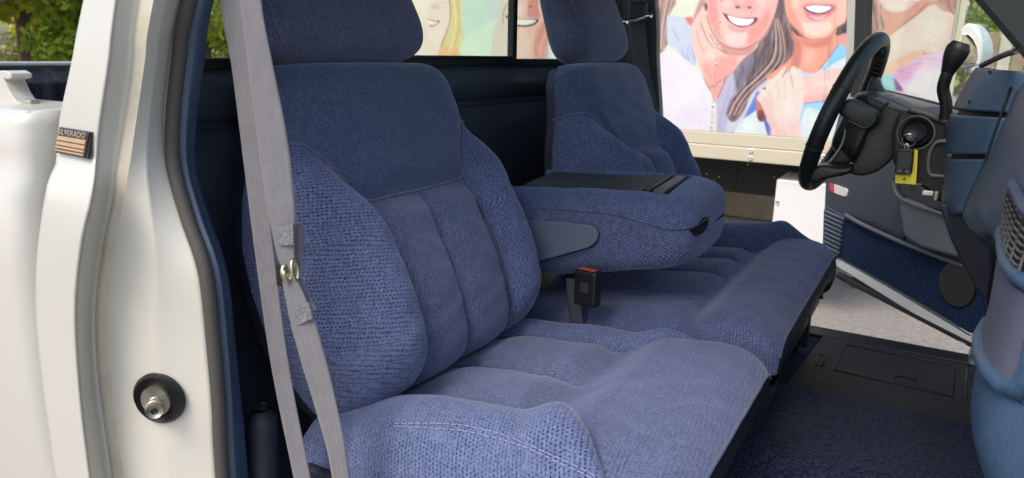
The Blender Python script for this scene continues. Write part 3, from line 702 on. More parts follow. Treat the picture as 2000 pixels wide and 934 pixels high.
# ---- model badge
def badge():
    quad = [P(118, 248, Y=-.9125), P(180, 258, Y=-.9115), P(174, 311, Y=-.9165), P(110, 298, Y=-.9165)]
    tl, tr, br, bl = quad; ux = (tr - tl); uy = (bl - tl); nn = np.cross(ux, uy); nn /= np.linalg.norm(nn)
    if nn[1] > 0: nn = -nn
    b = prism('model_badge', [q_ + nn * .002 for q_ in quad], -nn * .004, 'brown_badge', truck, bevel=.001, label='dark badge with model lettering and gold stripes on the cab corner')
    def at(u, v): return tl + ux * u + uy * v + nn * .0025
    for v0, v1 in ((.33, .49), (.54, .67), (.72, .80), (.86, .92)):
        prism('gold_stripe', [at(.03, v0), at(.92, v0 + .0), at(.92, v1), at(.03, v1)], nn * .0008, 'gold', b, bevel=0)
    prism('badge_edge', [at(.95, .03), at(1, .03), at(1, .99), at(.95, .99)], nn * .0015, 'black', b, bevel=0)
    cu = bpy.data.curves.new('lettering', 'FONT'); cu.body = 'SILVERADO'; cu.size = 1; cu.extrude = .008; cu.offset = .012
    o = bpy.data.objects.new('badge_lettering', cu); COL.objects.link(o)
    dg = bpy.context.evaluated_depsgraph_get(); me = bpy.data.meshes.new_from_object(o.evaluated_get(dg)); bpy.data.objects.remove(o)
    co = np.array([v.co for v in me.vertices]); mn, mx = co.min(0), co.max(0)
    u = .03 + (co[:, 0] - mn[0]) / (mx[0] - mn[0]) * .86; v = .27 - (co[:, 1] - mn[1]) / (mx[1] - mn[1]) * .20
    W = tl + u[:, None] * ux + v[:, None] * uy + nn * (.0025 + (co[:, 2] - mn[2]) * .05)[:, None]
    for i, vv in enumerate(me.vertices): vv.co = W[i]
    me.materials.clear(); me.materials.append(M['chrome']); me.name = 'badge_lettering'
    o = bpy.data.objects.new('badge_lettering', me); COL.objects.link(o); attach(o, b)
M['brown_badge'] = plain('badge_dark_brown', (.035, .022, .022), .3)
badge()

# ---- cargo bed
Yo = -.942
def bedprof(x, rr):      # outer side, section rising to the rail
    return None
zr = [1.412, 1.408, 1.395, 1.36, 1.325, 1.30, 1.2, 1.1, 1.0, .9, .75, .62]
def sideY(z): return np.interp(z, [.6, .8, 1.0, 1.2, 1.30, 1.325, 1.36, 1.395, 1.408, 1.412], [-.925, -.945, -.957, -.957, -.952, -.938, -.934, -.932, -.925, -.91])
xs = np.r_[np.array([-.325, -.326, -.331, -.342, -.36]), np.linspace(-.40, -2.86, 14)]
yin = np.array([.10, .045, .018, .005, 0] + [0] * 14)
V = np.array([[(x, sideY(z) + yi, z) for z in zr] for x, yi in zip(xs, yin)])
bed = grid_obj('bed_side', V, 'white', truck, label='cream cargo bed side with rounded front corner')
Vm = V.copy(); Vm[:, :, 1] = 2 * TC - Vm[:, :, 1]; grid_obj('bed_side', Vm, 'white', truck, flip=True)
for sg in (-1, 1):
    yo = TC + sg * (-TC + .91 + .02) if sg > 0 else -.91
    box('bed_rail', (-1.6, TC + sg * .875, 1.404), (2.52, .125, .018), 'white', truck, bevel=.006)
    # liner wall
    zz = np.linspace(1.38, .80, 5); xx = np.arange(-.40, -2.84, -.012)
    rib = .008 * sstep(-.2, .6, np.sin(xx * 2 * np.pi / .12))
    Vl = np.array([[(x, TC + sg * (.80 - r_), z) for z in zz] for x, r_ in zip(xx, rib)])
    grid_obj('bed_liner_wall', Vl, 'liner' if 'liner' in M else 'black', truck)
box('bed_floor', (-1.62, TC, .78), (2.46, 1.62, .04), 'black', truck, bevel=.004)
box('tailgate', (-2.875, TC, 1.10), (.05, 1.62, .60), 'white', truck, bevel=.01, label='cream tailgate at the far end of the cargo bed')
box('tailgate_cap', (-2.87, TC, 1.404), (.07, 1.66, .018), 'white', truck, bevel=.006)
M['liner'] = plain('black_bed_liner', (.016, .018, .026), .35, bump=.3, bscale=60)
yy = np.arange(TC - .80, TC + .80, .012); rib = .014 * sstep(-.1, .7, np.sin(yy * 2 * np.pi / .115)); zz = np.array([1.392, 1.375, 1.345, 1.33, 1.315, 1.20, 1.05, .82])
Vl = np.array([[(-2.845 + (r_ if 2 <= j else 0) + (.010 if j in (3, 4) else 0), y, z) for j, z in enumerate(zz)] for y, r_ in zip(yy, rib)])
grid_obj('tailgate_liner', Vl, 'liner', truck, label='black ribbed liner on the inside of the tailgate')
grid_obj('bed_front_wall', np.array([[(-.385, y, z) for z in (1.39, .8)] for y in (TC - .86, TC + .86)]), 'white', truck)
# bracket clamped to the near rail
Yk = -.86
br = [(-40, 140), (0, 138), (10, 138), (20, 143), (22, 152), (14, 156), (9, 153), (8, 158), (18, 180), (30, 198), (46, 206), (58, 209), (40, 213), (20, 207), (-40, 203)]
prism('rail_bracket', [P(a, b, Y=Yk) for a, b in br], (0, .03, 0), 'white', truck, bevel=.003, label='cream hooked bracket clamped on the near bed rail')
box('rail_bolt', P(61, 202, Y=-.85), (.022, .016, .012), 'steel', truck, bevel=.003)

# ---- rear wall of the cab and its window
prof = [(-.338, 1.470), (-.334, 1.455), (-.322, 1.448), (-.320, 1.392), (-.324, 1.386), (-.338, 1.380), (-.340, 1.372), (-.330, 1.366), (-.316, 1.360), (-.314, 1.20), (-.312, .95), (-.312, .66)]
V = np.array([[(x, y, z) for x, z in prof] for y in np.linspace(TC - .79, TC + .79, 12)])
rw = grid_obj('cab_rear_wall', V, 'wallplastic', truck, label='dark navy plastic rear wall of the cab behind the seats')
box('cab_back_panel', (-.368, TC, 1.06), (.012, 1.66, .84), 'white', truck, bevel=.003)
rwin = box('rear_window', (-.345, TC, 1.4705), (.028, 1.50, .020), 'rubber', truck, bevel=.004, label='sliding rear window with black frame')
box('window_frame', (-.345, TC, 1.845), (.028, 1.50, .05), 'rubber', rwin, bevel=.004)
for y in (-.735, .775): box('window_frame', (-.345, y, 1.65), (.028, .05, .36), 'rubber', rwin, bevel=.004)
yd = P(1001, 60, X=-.345)[1]
for y in (yd, 2 * TC - yd): box('window_divider', (-.345, y, 1.65), (.020, .022, .342), 'rubber', rwin, bevel=.003)
box('slider_track', (-.336, TC - .02, 1.4835), (.010, .66, .008), 'black', rwin, bevel=.002)
for a, b in ((-.71, 2 * TC - yd - .011), (2 * TC - yd + .011, yd - .011), (yd + .011, .75)):
    box('pane', (-.346, (a + b) / 2, 1.65), (.004, b - a, .345), 'glass', rwin, bevel=0)

# ---- roof, far pillar, front pillars, windscreen
xr = np.linspace(-.37, .52, 8); yr_ = np.linspace(-.80, .84, 12)
V = np.array([[(x, y, 1.875 + .035 * (1 - ((y - TC) / .82) ** 4)) for y in yr_] for x in xr]); grid_obj('roof_skin', V + np.array([0, 0, .03]), 'white', truck)
grid_obj('headliner', V, 'headliner' if 'headliner' in M else 'grey', truck)
def beam(name, a, b, wd, up, mat, label=None, bevel=.01):
    a, b = np.asarray(a, float), np.asarray(b, float); e = b - a; L = np.linalg.norm(e); e /= L; up = np.asarray(up, float); up = up - e * (up @ e); up /= np.linalg.norm(up); sd_ = np.cross(e, up)
    return box(name, (a + b) / 2, (L, wd[0], wd[1]), mat, truck, bevel=bevel, axes=[e, sd_, up], label=label)
pa, pb = P(1905, 0, Y=.80), P(1990, 100, Y=.80); e = (pb - pa) / np.linalg.norm(pb - pa)
perp = np.array([e[2] * -1, 0, e[0]]);  perp = perp if perp[0] > 0 else -perp
hi, lo = pa - e * .30, pb + e * .22
prism('front_pillar', [hi, lo, lo + perp * .13, hi + perp * .13], (0, .05, 0), 'pillar', truck, bevel=.012, label='dark far windscreen pillar')
mir = lambda p: np.array([p[0], 2 * TC - p[1], p[2]])
prism('front_pillar', [mir(p) for p in (hi, lo, lo + perp * .10, hi + perp * .10)], (0, -.05, 0), 'pillar', truck, bevel=.012)
wt, wb = hi + perp * .11, lo + perp * .11
grid_obj('windscreen', np.array([[(wt[0], y, wt[2]), (wb[0], y, wb[2])] for y in (TC - .78, TC + .78)]), 'glass', truck, smooth=False)
box('windscreen_header', (hi[0] + .03, TC, hi[2] + .05), (.16, 1.6, .06), 'white', truck, bevel=.01)
# far B pillar with belt and guide
x0 = P(1225, 100, Y=.80)[0]; x1 = P(1283, 100, Y=.80)[0]
loft('far_pillar_trim', [[P(a, b, Y=y) for a, b, y in ((1180, -330, .76), (1215, 0, .80), (1225, 120, .81), (1240, 260, .82), (1250, 420, .82), (1255, 560, .82))],
                         [P(a, b, Y=y) for a, b, y in ((1240, -330, .76), (1278, 0, .79), (1282, 120, .80), (1288, 220, .81), (1295, 420, .81), (1300, 560, .81))],
                         [P(a, b, Y=y) for a, b, y in ((1244, -330, .80), (1283, 0, .83), (1286, 120, .84), (1292, 220, .85), (1299, 420, .85), (1304, 560, .85))]], 'pillar', truck, n=40, label='dark far door pillar behind the driver seat')
ja = [(1245, -330, .85), (1283.0, 0, .88), (1286, 120, .885), (1292, 220, .89), (1301, 420, .90), (1307, 560, .90)]
loft('far_jamb_edge', [[P(a, b, Y=y) for a, b, y in ja], [P(a + 3.5, b, Y=y + .004) for a, b, y in ja], [P(a + 3, b, Y=y + .06) for a, b, y in ja]], 'white', truck, n=40)
loft('cab_side_trim', [[P(a, b, Y=y) for a, b, y in ((1180, -330, .76), (1215, 0, .80), (1225, 120, .81), (1240, 260, .82), (1250, 420, .82), (1255, 560, .82))],
                       [np.array([-.318, .775, z]) for z in (1.88, 1.62, 1.46, 1.3, 1.1, .8)]], 'pillar', truck, n=40)
Yf = .76
fb = ribbon('seat_belt', [P(1241, 34, Y=Yf), P(1248, 90, Y=Yf), P(1256, 150, Y=Yf), P(1272, 220, Y=Yf - .02), P(1290, 300, Y=Yf - .03)], (1, .2, 0), .048, .003, 'webdark', truck, n=30, label='dark seat belt with buckle guide beside the far seat')
box('belt_guide', P(1245, 22, Y=Yf - .02), (.060, .02, .055), 'black', fb, bevel=.008)
tube('belt_guide_bar', [P(1222, 42, Y=Yf - .03), P(1245, 40, Y=Yf - .035), P(1268, 32, Y=Yf - .03)], .006, 'steel', fb, res=10)
for a, b in ((1222, 42), (1268, 31)): disc('guide_bolt', P(a, b, Y=Yf - .04), (.2, -1, 0), .010, .006, 'chrome', fb, res=14)
box('belt_guide_loop', P(1243, 6, Y=Yf - .02), (.05, .015, .03), 'darkgrey', fb, bevel=.006)
M['headliner'] = M['grey']
# ---- floor, tunnel, sills
def floorz(x, y):
    hump = .115 * sstep(-.30, -.14, y - TC) * (1 - sstep(.14, .24, y - TC)) * (1 - .0 * x)
    toe = .30 * sstep(.82, 1.12, x)
    return .690 + hump + toe
fx = np.linspace(-.31, 1.12, 60); fy = np.linspace(-.80, .80, 110); FX, FY = np.meshgrid(fx, fy, indexing='ij')
grid_obj('floor_carpet', np.stack([FX, FY, floorz(FX, FY)], -1), 'carpet', truck, label='navy carpet on the cab floor')
box('floor_pan', (.40, TC, .64), (1.50, 1.66, .05), 'white', truck, bevel=.01)
sp = [P(1500, 625, Y=.80), P(1575, 641, Y=.80), P(1750, 668, Y=.80), P(1920, 698, Y=.80)]
zs = .700
box('door_sill', (.42, .86, zs - .035), (1.30, .13, .05), 'rubber', truck, bevel=.008, label='black far door sill')
box('sill_scuff_plate', (.42, .845, zs - .005), (1.26, .06, .012), 'black', truck, bevel=.003)
box('door_sill', (.42, -.86, zs - .035), (1.30, .15, .06), 'white', truck, bevel=.012)
box('rocker_panel', (.40, -.925, .57), (1.40, .04, .20), 'white', truck, bevel=.012)
box('rocker_panel', (.40, .945, .57), (1.40, .04, .20), 'white', truck, bevel=.012)
# kick panel beyond the driver's feet
box('kick_panel', (1.00, .79, .95), (.24, .03, .50), 'vinyl', truck, bevel=.01)
box('firewall', (1.14, TC, 1.10), (.04, 1.62, .70), 'black', truck, bevel=.01)
# black rubber mat lying on the driver's floor
fm = empty('floor_mat', (.66, .50, .692), label='black rubber floor mat in front of the driver seat', cat='floor mat')
mc = [P(1566, 722, Z=.699), P(1607, 656, Z=.699), P(1890, 712, Z=.699), P(1893, 800, Z=.699)]
mc[0] = np.array([.44, .36, .699]); mc[3] = np.array([.86, .36, .699])
prism('mat_sheet', mc, (0, 0, -.006), 'rubber', fm, bevel=.002)
def rect_frame(px, nm):
    pts = [P(a, b, Z=.7005) for a, b in px]
    tube(nm, pts + [pts[0]], .0018, 'darkgrey', fm, res=6)
rect_frame([(1592, 712), (1598, 692), (1612, 695), (1606, 716)], 'embossed_frame')
rect_frame([(1745, 748), (1748, 734), (1788, 742), (1786, 758)], 'embossed_frame')
rect_frame([(1628, 722), (1652, 672), (1866, 716), (1862, 776)], 'embossed_border')
tube('mat_rib', [P(1888, 722, Z=.701), P(1886, 780, Z=.701)], .003, 'darkgrey', fm, res=6)

# ---- dashboard
Ys = [.30, .16, .06]
def dashcol(pts, Y): return [P(a, b, Y=Y) for a, b in pts]
backtop = lambda y: np.array([1.10, y, 1.492])
mainZ = [(1.10, 1.495), (.92, 1.502), (.83, 1.496)]
st_ = []      # passenger side stations: (Y, list of (X,Z))
st_.append((.02, [(.800, 1.484), (.782, 1.455), (.775, 1.42), (.762, 1.36), (.742, 1.27), (.748, 1.235), (.80, 1.18), (.92, 1.10)]))
st_.append((-.10, [(.802, 1.484), (.785, 1.455), (.777, 1.42), (.764, 1.36), (.746, 1.28), (.752, 1.245), (.82, 1.20), (.92, 1.10)]))
st_.append((-.30, [(.802, 1.482), (.785, 1.455), (.776, 1.42), (.766, 1.37), (.756, 1.31), (.765, 1.28), (.85, 1.24), (.93, 1.10)]))
st_.append((-.44, [(.800, 1.480), (.784, 1.452), (.776, 1.42), (.768, 1.38), (.764, 1.345), (.770, 1.30), (.80, 1.20), (.90, 1.05)]))
st_.append((-.56, [(.800, 1.478), (.783, 1.450), (.776, 1.42), (.770, 1.385), (.764, 1.345), (.763, 1.26), (.764, 1.15), (.82, 1.04)]))
st_.append((-.70, [(.800, 1.475), (.785, 1.448), (.780, 1.42), (.775, 1.385), (.768, 1.345), (.764, 1.26), (.762, 1.15), (.83, 1.03)]))
st_.append((-.76, [(.830, 1.465), (.820, 1.44), (.815, 1.41), (.812, 1.38), (.808, 1.34), (.806, 1.26), (.806, 1.15), (.86, 1.03)]))
curves = [[np.array([x, y, z]) for x, z in mainZ + pr_] for y, pr_ in st_]
dash = loft('dashboard', curves, 'dashvinyl', truck, n=70, m=10, smooth_across=True, label='blue vinyl dashboard with seams at the right edge')
# protruding centre stack: three padded side panels divided by dark gaps, and its core
YA, YB = .175, -.035
Aedge = [(1905, 132), (1884, 165), (1868, 196), (1857, 222), (1850, 250), (1847, 285), (1845, 320), (1842, 365), (1841, 392), (1850, 412), (1866, 420)]
Bedge = [(1985, 140), (1975, 165), (1964, 196), (1954, 222), (1944, 250), (1932, 285), (1921, 318), (1900, 365), (1886, 396), (1878, 410), (1872, 420)]
A3 = cr(dashcol(Aedge, YA), 60); B3 = cr(dashcol(Bedge, YB), 60)
def strip(i0, i1, nm, mat, inset=0.0, lab=None):
    a, b = A3[i0:i1], B3[i0:i1]
    mid_ = .5 * (a + b) + np.array([-.010, -.022, 0]); q1 = .8 * a + .2 * b + np.array([-.008, -.016, 0])
    back_a = a + np.array([.012, .05, 0]); back_b = b + np.array([.03, .0, 0])
    rows = np.array([back_a, a, q1, mid_, b, back_b]) + np.array([inset, inset, 0])
    for k in (0, 1):     # turn the ends of each pad inwards
        pass
    V = np.stack([cr(rows[1:5, i], 14) for i in range(rows.shape[1])], 0)
    V = np.concatenate([back_a[:, None], V, back_b[:, None]], 1)
    e0 = V[:1] + np.array([.012, .012, -.001]); e1 = V[-1:] + np.array([.012, .012, .001])
    return grid_obj(nm, np.concatenate([e0, V, e1], 0), mat, dash, label=lab)
strip(0, 17, 'stack_pad', 'dashvinyl'); strip(18, 34, 'stack_pad', 'dashvinyl'); strip(35, 59, 'stack_pad', 'dashvinyl')
strip(0, 59, 'stack_core', 'black', inset=.012)
tube('dash_seam', [B3[i] + np.array([.001, .0, 0]) for i in range(6, 58, 3)], .0022, 'black', dash, res=6)
# windscreen vent along the dash top
vp = cr([P(1922, 132, Y=.30), P(1908, 145, Y=.30), P(1893, 165, Y=.30), P(1878, 186, Y=.30)], 9)
prism('defrost_vent', [P(1915, 128, Y=.29), P(1925, 140, Y=.29), P(1884, 195, Y=.29), P(1872, 190, Y=.29)], (0, .05, 0), 'black', dash, bevel=.003)
for i in range(8):
    q = P(1912 - i * 4.8, 137 + i * 6.6, Y=.282); box('vent_slat', q, (.010, .010, .0035), 'grey', dash, bevel=.001, axes=[(.6, 0, -.8), (0, 1, 0), (.8, 0, .6)])
tube('dash_top_lip', [P(1918, 128, Y=.25), P(1940, 117, Y=.15), P(1965, 106, Y=.0), P(1985, 100, Y=-.1)], .005, 'darkgrey', dash, res=8, n=20)
for a, b, y in ((1934, 142, -.0), (1893, 200, .05)): disc('dash_screw', P(a, b, Y=y - .03), (-.5, -.8, .1), .003, .002, 'black', dash, res=10)
# lower centre cover, dropping towards the tunnel
lc = [(1846, 396), (1866, 418), (1878, 412), (1900, 440), (1935, 480), (1942, 520), (1930, 600), (1905, 565), (1880, 520), (1856, 470), (1832, 400)]
prism('lower_dash_cover', [P(a, b, Y=.05) for a, b in lc], (.02, .14, 0), 'vinyl', dash, bevel=.006)
tube('cover_edge', [P(a, b, Y=.045) for a, b in ((1872, 416), (1900, 444), (1935, 482))], .004, 'dashvinyl', dash, res=8)
# near end of the dash: outlet, grey face, rolled lip, all laid on the dash surface
_C = np.array([cr(c, 70) for c in curves]); _G = np.stack([cr(_C[:, k_], 61) for k_ in range(70)])     # (profile, across)
def dashx(y, z):
    j_ = int(np.argmin(np.abs(_G[20, :, 1] - y))); pr_ = _G[14:, j_]; o_ = np.argsort(pr_[:, 2]); return float(np.interp(z, pr_[o_, 2], pr_[o_, 0]))
def dpt(y, z, off=0): return np.array([dashx(y, z) - off, y, z])
ys_ = np.linspace(-.49, -.735, 16)
V = np.array([[dpt(y, z, .004) for z in np.linspace(1.312, 1.225, 10)] for y in ys_]); grid_obj('glovebox_face', V, 'dashgrey', dash)
V = np.array([[dpt(y, z, .002) for z in np.linspace(1.368, 1.326, 6)] for y in ys_]); grid_obj('air_outlet', V, 'black', dash)
for i in range(7): tube('air_outlet_slat', [dpt(y, 1.365 - i * .006, .004) for y in ys_[::3]], .0011, 'grey', dash, res=5)
for y in ys_[1::2]: tube('air_outlet_slat', [dpt(y, 1.367, .005), dpt(y, 1.327, .005)], .0014, 'darkgrey', dash, res=5)
tube('air_outlet_rim', [dpt(y, 1.372, .002) for y in ys_], .006, 'dashvinyl', dash, res=8)
tube('air_outlet_rim', [dpt(y, 1.320, .002) for y in ys_], .007, 'dashvinyl', dash, res=8)
tube('glovebox_lip', [dpt(y, 1.222 - .03 * (y + .49), .002) for y in ys_], .0085, 'dashvinyl', dash, res=10)
tube('glovebox_latch', [dpt(y, 1.203 - .03 * (y + .49), .004) for y in ys_[3:8]], .005, 'dashgrey', dash, res=8)

# ---- steering wheel, column, shifter, ignition
WC = np.array([.492, .43, 1.376]); tl_ = R(17.5); wu = np.array([math.sin(tl_), 0, math.cos(tl_)]); wy = np.array([math.sin(R(5)), math.cos(R(5)), 0.]); wn = np.cross(wu, wy); wn = wn / np.linalg.norm(wn); wn = wn if wn[0] < 0 else -wn
RM = .172
def rimpt(a, r=RM, off=0): return WC + wu * (r * math.cos(a)) + wy * (r * math.sin(a)) + wn * off
sw = tube('steering_wheel', [rimpt(a) for a in np.linspace(0, 2 * math.pi, 96, endpoint=False)], .0185, 'leather', truck, res=18, closed=True, label='black leather wrapped steering wheel')
for a in (R(-68), R(-112), R(68), R(112)):       # wrap seams
    c = rimpt(a); t = (rimpt(a + .01) - rimpt(a - .01)); t /= np.linalg.norm(t); o1 = c - WC; o1 /= np.linalg.norm(o1); o2 = np.cross(t, o1)
    tube('rim_seam', [c + .0188 * (math.cos(b) * o1 + math.sin(b) * o2) for b in np.linspace(0, 2 * math.pi, 18, endpoint=False)], .0012, 'darkgrey', sw, res=5, closed=True)
for i in range(70):                                # finger ridges inside the rim, top half
    a = R(-62 + 124 * i / 69)
    if i % 3 == 0:
        c = rimpt(a, RM - .0172, -.002); tube('finger_ridge', [c - wn * .010, c + wn * .010], [.003, .0045, .003], 'leather', sw, res=6, n=5)
hubc = WC - wn * .055
def rbox(name, c, ax, size, mat, parent, k=4.0, taper=1.0, **kw):
    """superellipsoid-like rounded block"""
    nn, mm = 28, 40; V = np.zeros((nn, mm, 3)); A = np.array(ax, float)
    for i, q in enumerate(np.linspace(-1, 1, nn)):
        qq = math.sin(q * math.pi / 2); e = max(1 - abs(qq) ** 6, 0) ** (1 / 3); tp = 1 + (taper - 1) * (qq * .5 + .5)
        ang = np.linspace(0, 2 * np.pi, mm, endpoint=False); cc, ss = np.cos(ang), np.sin(ang)
        V[i] = np.asarray(c) + A[0] * (qq * size[0] / 2) + A[1] * (size[1] / 2 * e * tp * np.sign(cc) * np.abs(cc) ** (2 / k))[:, None] + A[2] * (size[2] / 2 * e * tp * np.sign(ss) * np.abs(ss) ** (2 / k))[:, None]
    return grid_obj(name, V, mat, parent, closed_v=True, **kw)
wy0 = np.array([0, 1., 0])
rbox('airbag_cover', hubc + wn * .010 - wu * .008, [wn, wy, wu], (.08, .20, .17), 'leather', sw, taper=.8)
def solid(name, px, Y0, Y1, mat, parent, bevel=.008, seg=3, **kw):
    return prism(name, [P(a, b, Y=Y0) for a, b in px], (0, Y1 - Y0, 0), mat, parent, bevel=bevel, seg=seg, smooth=True, **kw)
solid('spoke', [(1636, 222), (1643, 200), (1660, 193), (1688, 205), (1712, 214), (1717, 226), (1710, 244), (1694, 256), (1678, 252), (1660, 240)], .275, .345, 'leather', sw, bevel=.010)
solid('spoke', [(1578, 352), (1588, 330), (1604, 322), (1640, 328), (1662, 326), (1664, 338), (1640, 345), (1606, 352), (1592, 362)], .285, .345, 'leather', sw, bevel=.008)
solid('spoke', [(1688, 200), (1692, 172), (1702, 150), (1716, 150), (1722, 172), (1738, 190), (1716, 200)], .50, .56, 'leather', sw, bevel=.008)
solid('spoke', [(1620, 340), (1640, 320), (1670, 320), (1670, 336), (1640, 346)], .51, .57, 'leather', sw, bevel=.006)
solid('horn_pad', [(1616, 322), (1630, 304), (1646, 278), (1654, 252), (1672, 262), (1682, 282), (1672, 308), (1656, 322)], .345, .40, 'leather', sw, bevel=.006)
tube('horn_pad_edge', [P(a, b, Y=.341) for a, b in ((1610, 326), (1626, 310), (1640, 290), (1649, 268), (1651, 250))], .0028, 'steel', sw, res=8, n=20)
col = solid('steering_column', [(1652, 338), (1672, 312), (1684, 284), (1690, 258), (1712, 240), (1716, 218), (1690, 206), (1692, 190), (1716, 186), (1752, 200), (1784, 216), (1778, 240), (1764, 282), (1742, 314), (1712, 338), (1680, 346)], .335, .52, 'shroud', truck, bevel=.014, seg=4, label='black steering column shroud')
solid('upper_shroud', [(1700, 192), (1716, 188), (1752, 203), (1776, 214), (1772, 224), (1740, 214)], .332, .50, 'grey', col, bevel=.004)
tube('shroud_seam', [P(a, b, Y=.333) for a, b in ((1718, 214), (1728, 207), (1736, 200))], .0022, 'rubber', col, res=6)
tube('spoke_stitching', [P(a, b, Y=.2735) for a, b in ((1658, 236), (1672, 243), (1688, 250), (1702, 242), (1711, 228))], .0012, 'grey', sw, res=5, n=24)
tube('spoke_stitching', [P(a, b, Y=.2835) for a, b in ((1606, 332), (1630, 335), (1656, 334))], .0012, 'grey', sw, res=5, n=14)
for i_ in range(7): tube('shroud_rib', [P(1776 - i_ * 1.5, 238 + i_ * 9, Y=.330), P(1784 - i_ * 1.8, 236 + i_ * 9, Y=.330)], .0015, 'rubber', col, res=5)
gs = tube('gear_lever', [P(1846, 235, Y=.285), P(1848, 205, Y=.28), P(1842, 175, Y=.275), P(1846, 155, Y=.27), P(1852, 140, Y=.268)], .0115, 'black', truck, res=14, n=24, label='black column shift lever with rounded knob')
tube('gear_knob', [P(1850, 143, Y=.268), P(1856, 130, Y=.266), P(1864, 112, Y=.263), P(1871, 97, Y=.262), P(1876, 87, Y=.262), P(1878, 83, Y=.262)], [.012, .015, .0185, .021, .0215, .015], 'black', gs, res=20, n=24)
# instrument side cover: ignition, bezel, recess
isd = prism('instrument_side_cover', [P(a, b, Y=.30) for a, b in ((1752, 222), (1775, 214), (1812, 226), (1852, 240), (1850, 392), (1834, 398), (1808, 372), (1772, 352), (1742, 318), (1740, 262))], (.04, .22, 0), 'black', truck, bevel=.008, label='black instrument panel cover behind the ignition key')
tube('cover_top_edge', [P(1775, 213, Y=.296), P(1812, 224, Y=.296), P(1850, 240, Y=.296)], .006, 'grey', isd, res=8, n=12)
box('red_switch', P(1843, 238, Y=.315), (.022, .01, .014), 'redlens', isd, bevel=.003)
ic = P(1793, 259, Y=.30)
disc('ignition_bezel', ic, (-.25, -1, .1), .030, .014, 'rubber', isd, res=36, r2=.027)
disc('ignition_cylinder', ic + np.array([-.003, -.014, .001]), (-.25, -1, .1), .019, .012, 'darkgrey', isd, res=28)
tube('bezel_ring', [ic + np.array([-.004, -.013, 0]) + .034 * np.array([math.cos(a), -.2 * math.cos(a), math.sin(a)]) for a in np.linspace(0, 2 * math.pi, 36, endpoint=False)], .002, 'grey', isd, res=6, closed=True)
rc = [(1812, 330), (1815, 300), (1826, 280), (1846, 276), (1852, 282), (1852, 340), (1836, 344), (1818, 342)]
tube('vent_ring', [P(a, b, Y=.292) for a, b in rc], .0042, 'grey', isd, res=8, n=48, closed=True)
prism('vent_recess', [P(a, b, Y=.2965) for a, b in rc], (0, .004, 0), 'rubber', isd, bevel=0)
box('switch_tab', P(1812, 377, Y=.285), (.020, .008, .010), 'whitelens', isd, bevel=.002)
box('switch_tab', P(1828, 383, Y=.28), (.008, .008, .020), 'steel', isd, bevel=.002)
tube('release_lever', [P(1778, 372, Y=.29), P(1786, 363, Y=.285), P(1800, 360, Y=.285)], .0035, 'grey', isd, res=8, n=10)

# ---- driver door, swung open
TH = R(51.3); H = np.array([1.02, .93, 0.]); de = np.array([-math.cos(TH), math.sin(TH), 0]); dn = np.array([-math.sin(TH), -math.cos(TH), 0]); Zv = np.array([0, 0, 1.])
def D(t, z, off=0): return H + de * t + dn * off + Zv * z
def dp(px, py, off=0.0): return Pp(px, py, H + dn * off, dn)
def pz_(q): return q
bl_, brt = dp(1634, 513), dp(1922, 668)
zbl = bl_[2]; tr_ = (bl_ - H) @ de
outl = [bl_, dp(1645, 425), dp(1640, 380), dp(1612, 350), dp(1618, 300), dp(1645, 185), dp(1720, 172), dp(1860, 208)]
door = prism('door', [D(tr_, .674, -.012), D(tr_ + .02, .80, -.015), D(tr_ + .045, 1.05, -.015), D(tr_ + .04, 1.30, -.015), D(tr_ + .01, 1.335, -.015), D(.03, 1.335, -.015), D(.0, 1.20, -.015), D(.0, .674, -.012)],
             -dn * .11, 'panelwhite', truck, bevel=.012, label='open far driver door with navy inner panel')
tube('bottom_seal', [D(tr_ - .02, .655, -.004), D(.5, .655, -.004), D(.05, .655, -.004)], .014, 'rubber', door, res=10, n=12)
tube('bottom_seal', [D(tr_ - .02, .646, -.03), D(.5, .646, -.03), D(.05, .646, -.03)], .008, 'rubber', door, res=8, n=12)
prism('bottom_flange', [dp(a, b, .008) for a, b in ((1632, 503), (1740, 565), (1850, 631), (1890, 655), (1930, 660), (1930, 682), (1884, 673), (1844, 650), (1735, 583), (1632, 519))], -dn * .016, 'panelwhite', door, bevel=.003)
def dpanel(name, px, off, thick, mat, bevel=.004, **kw):
    return prism(name, [dp(a, b, off) for a, b in px], -dn * thick, mat, door, bevel=bevel, **kw)
dpanel('upper_trim', [(1607, 440), (1610, 395), (1612, 350), (1618, 300), (1640, 215), (1652, 192), (1720, 188), (1850, 222), (1960, 252), (1960, 560), (1900, 536), (1760, 492), (1690, 462), (1650, 440)], .012, .026, 'doorplastic', bevel=.006)
dpanel('lower_carpet', [(1634, 500), (1646, 424), (1700, 444), (1760, 470), (1840, 505), (1960, 540), (1960, 655), (1922, 656), (1890, 650), (1850, 625), (1740, 560)], .016, .030, 'doorcarpet', bevel=.006)
dpanel('corner_grille', [(1606, 478), (1608, 412), (1612, 402), (1650, 424), (1645, 440), (1636, 505), (1626, 500)], .020, .030, 'doorplastic', bevel=.004)
for i in range(9):
    f = i / 8; a0, b0 = 1611 - 1 * f, 412 + 68 * f; a1, b1 = 1648 - 9 * f, 428 + 66 * f
    tube('grille_slat', [dp(a0, b0, .024), dp(a1, b1, .024)], .0040, 'hinge', door, res=8)
dpanel('armrest', [(1755, 408), (1757, 392), (1766, 385), (1800, 398), (1848, 424), (1960, 460), (1960, 540), (1880, 506), (1800, 484), (1765, 462)], .060, .060, 'doorarm', bevel=.010)
tube('armrest_edge', [dp(a, b, .064) for a, b in ((1745, 350), (1748, 372), (1760, 388), (1790, 402), (1845, 420), (1960, 462))], .006, 'grey', door, res=8, n=40)
dpanel('door_pull', [(1750, 352), (1775, 352), (1840, 385), (1850, 400), (1845, 416), (1790, 398), (1762, 384), (1750, 370)], .055, .045, 'darkgrey', bevel=.006)
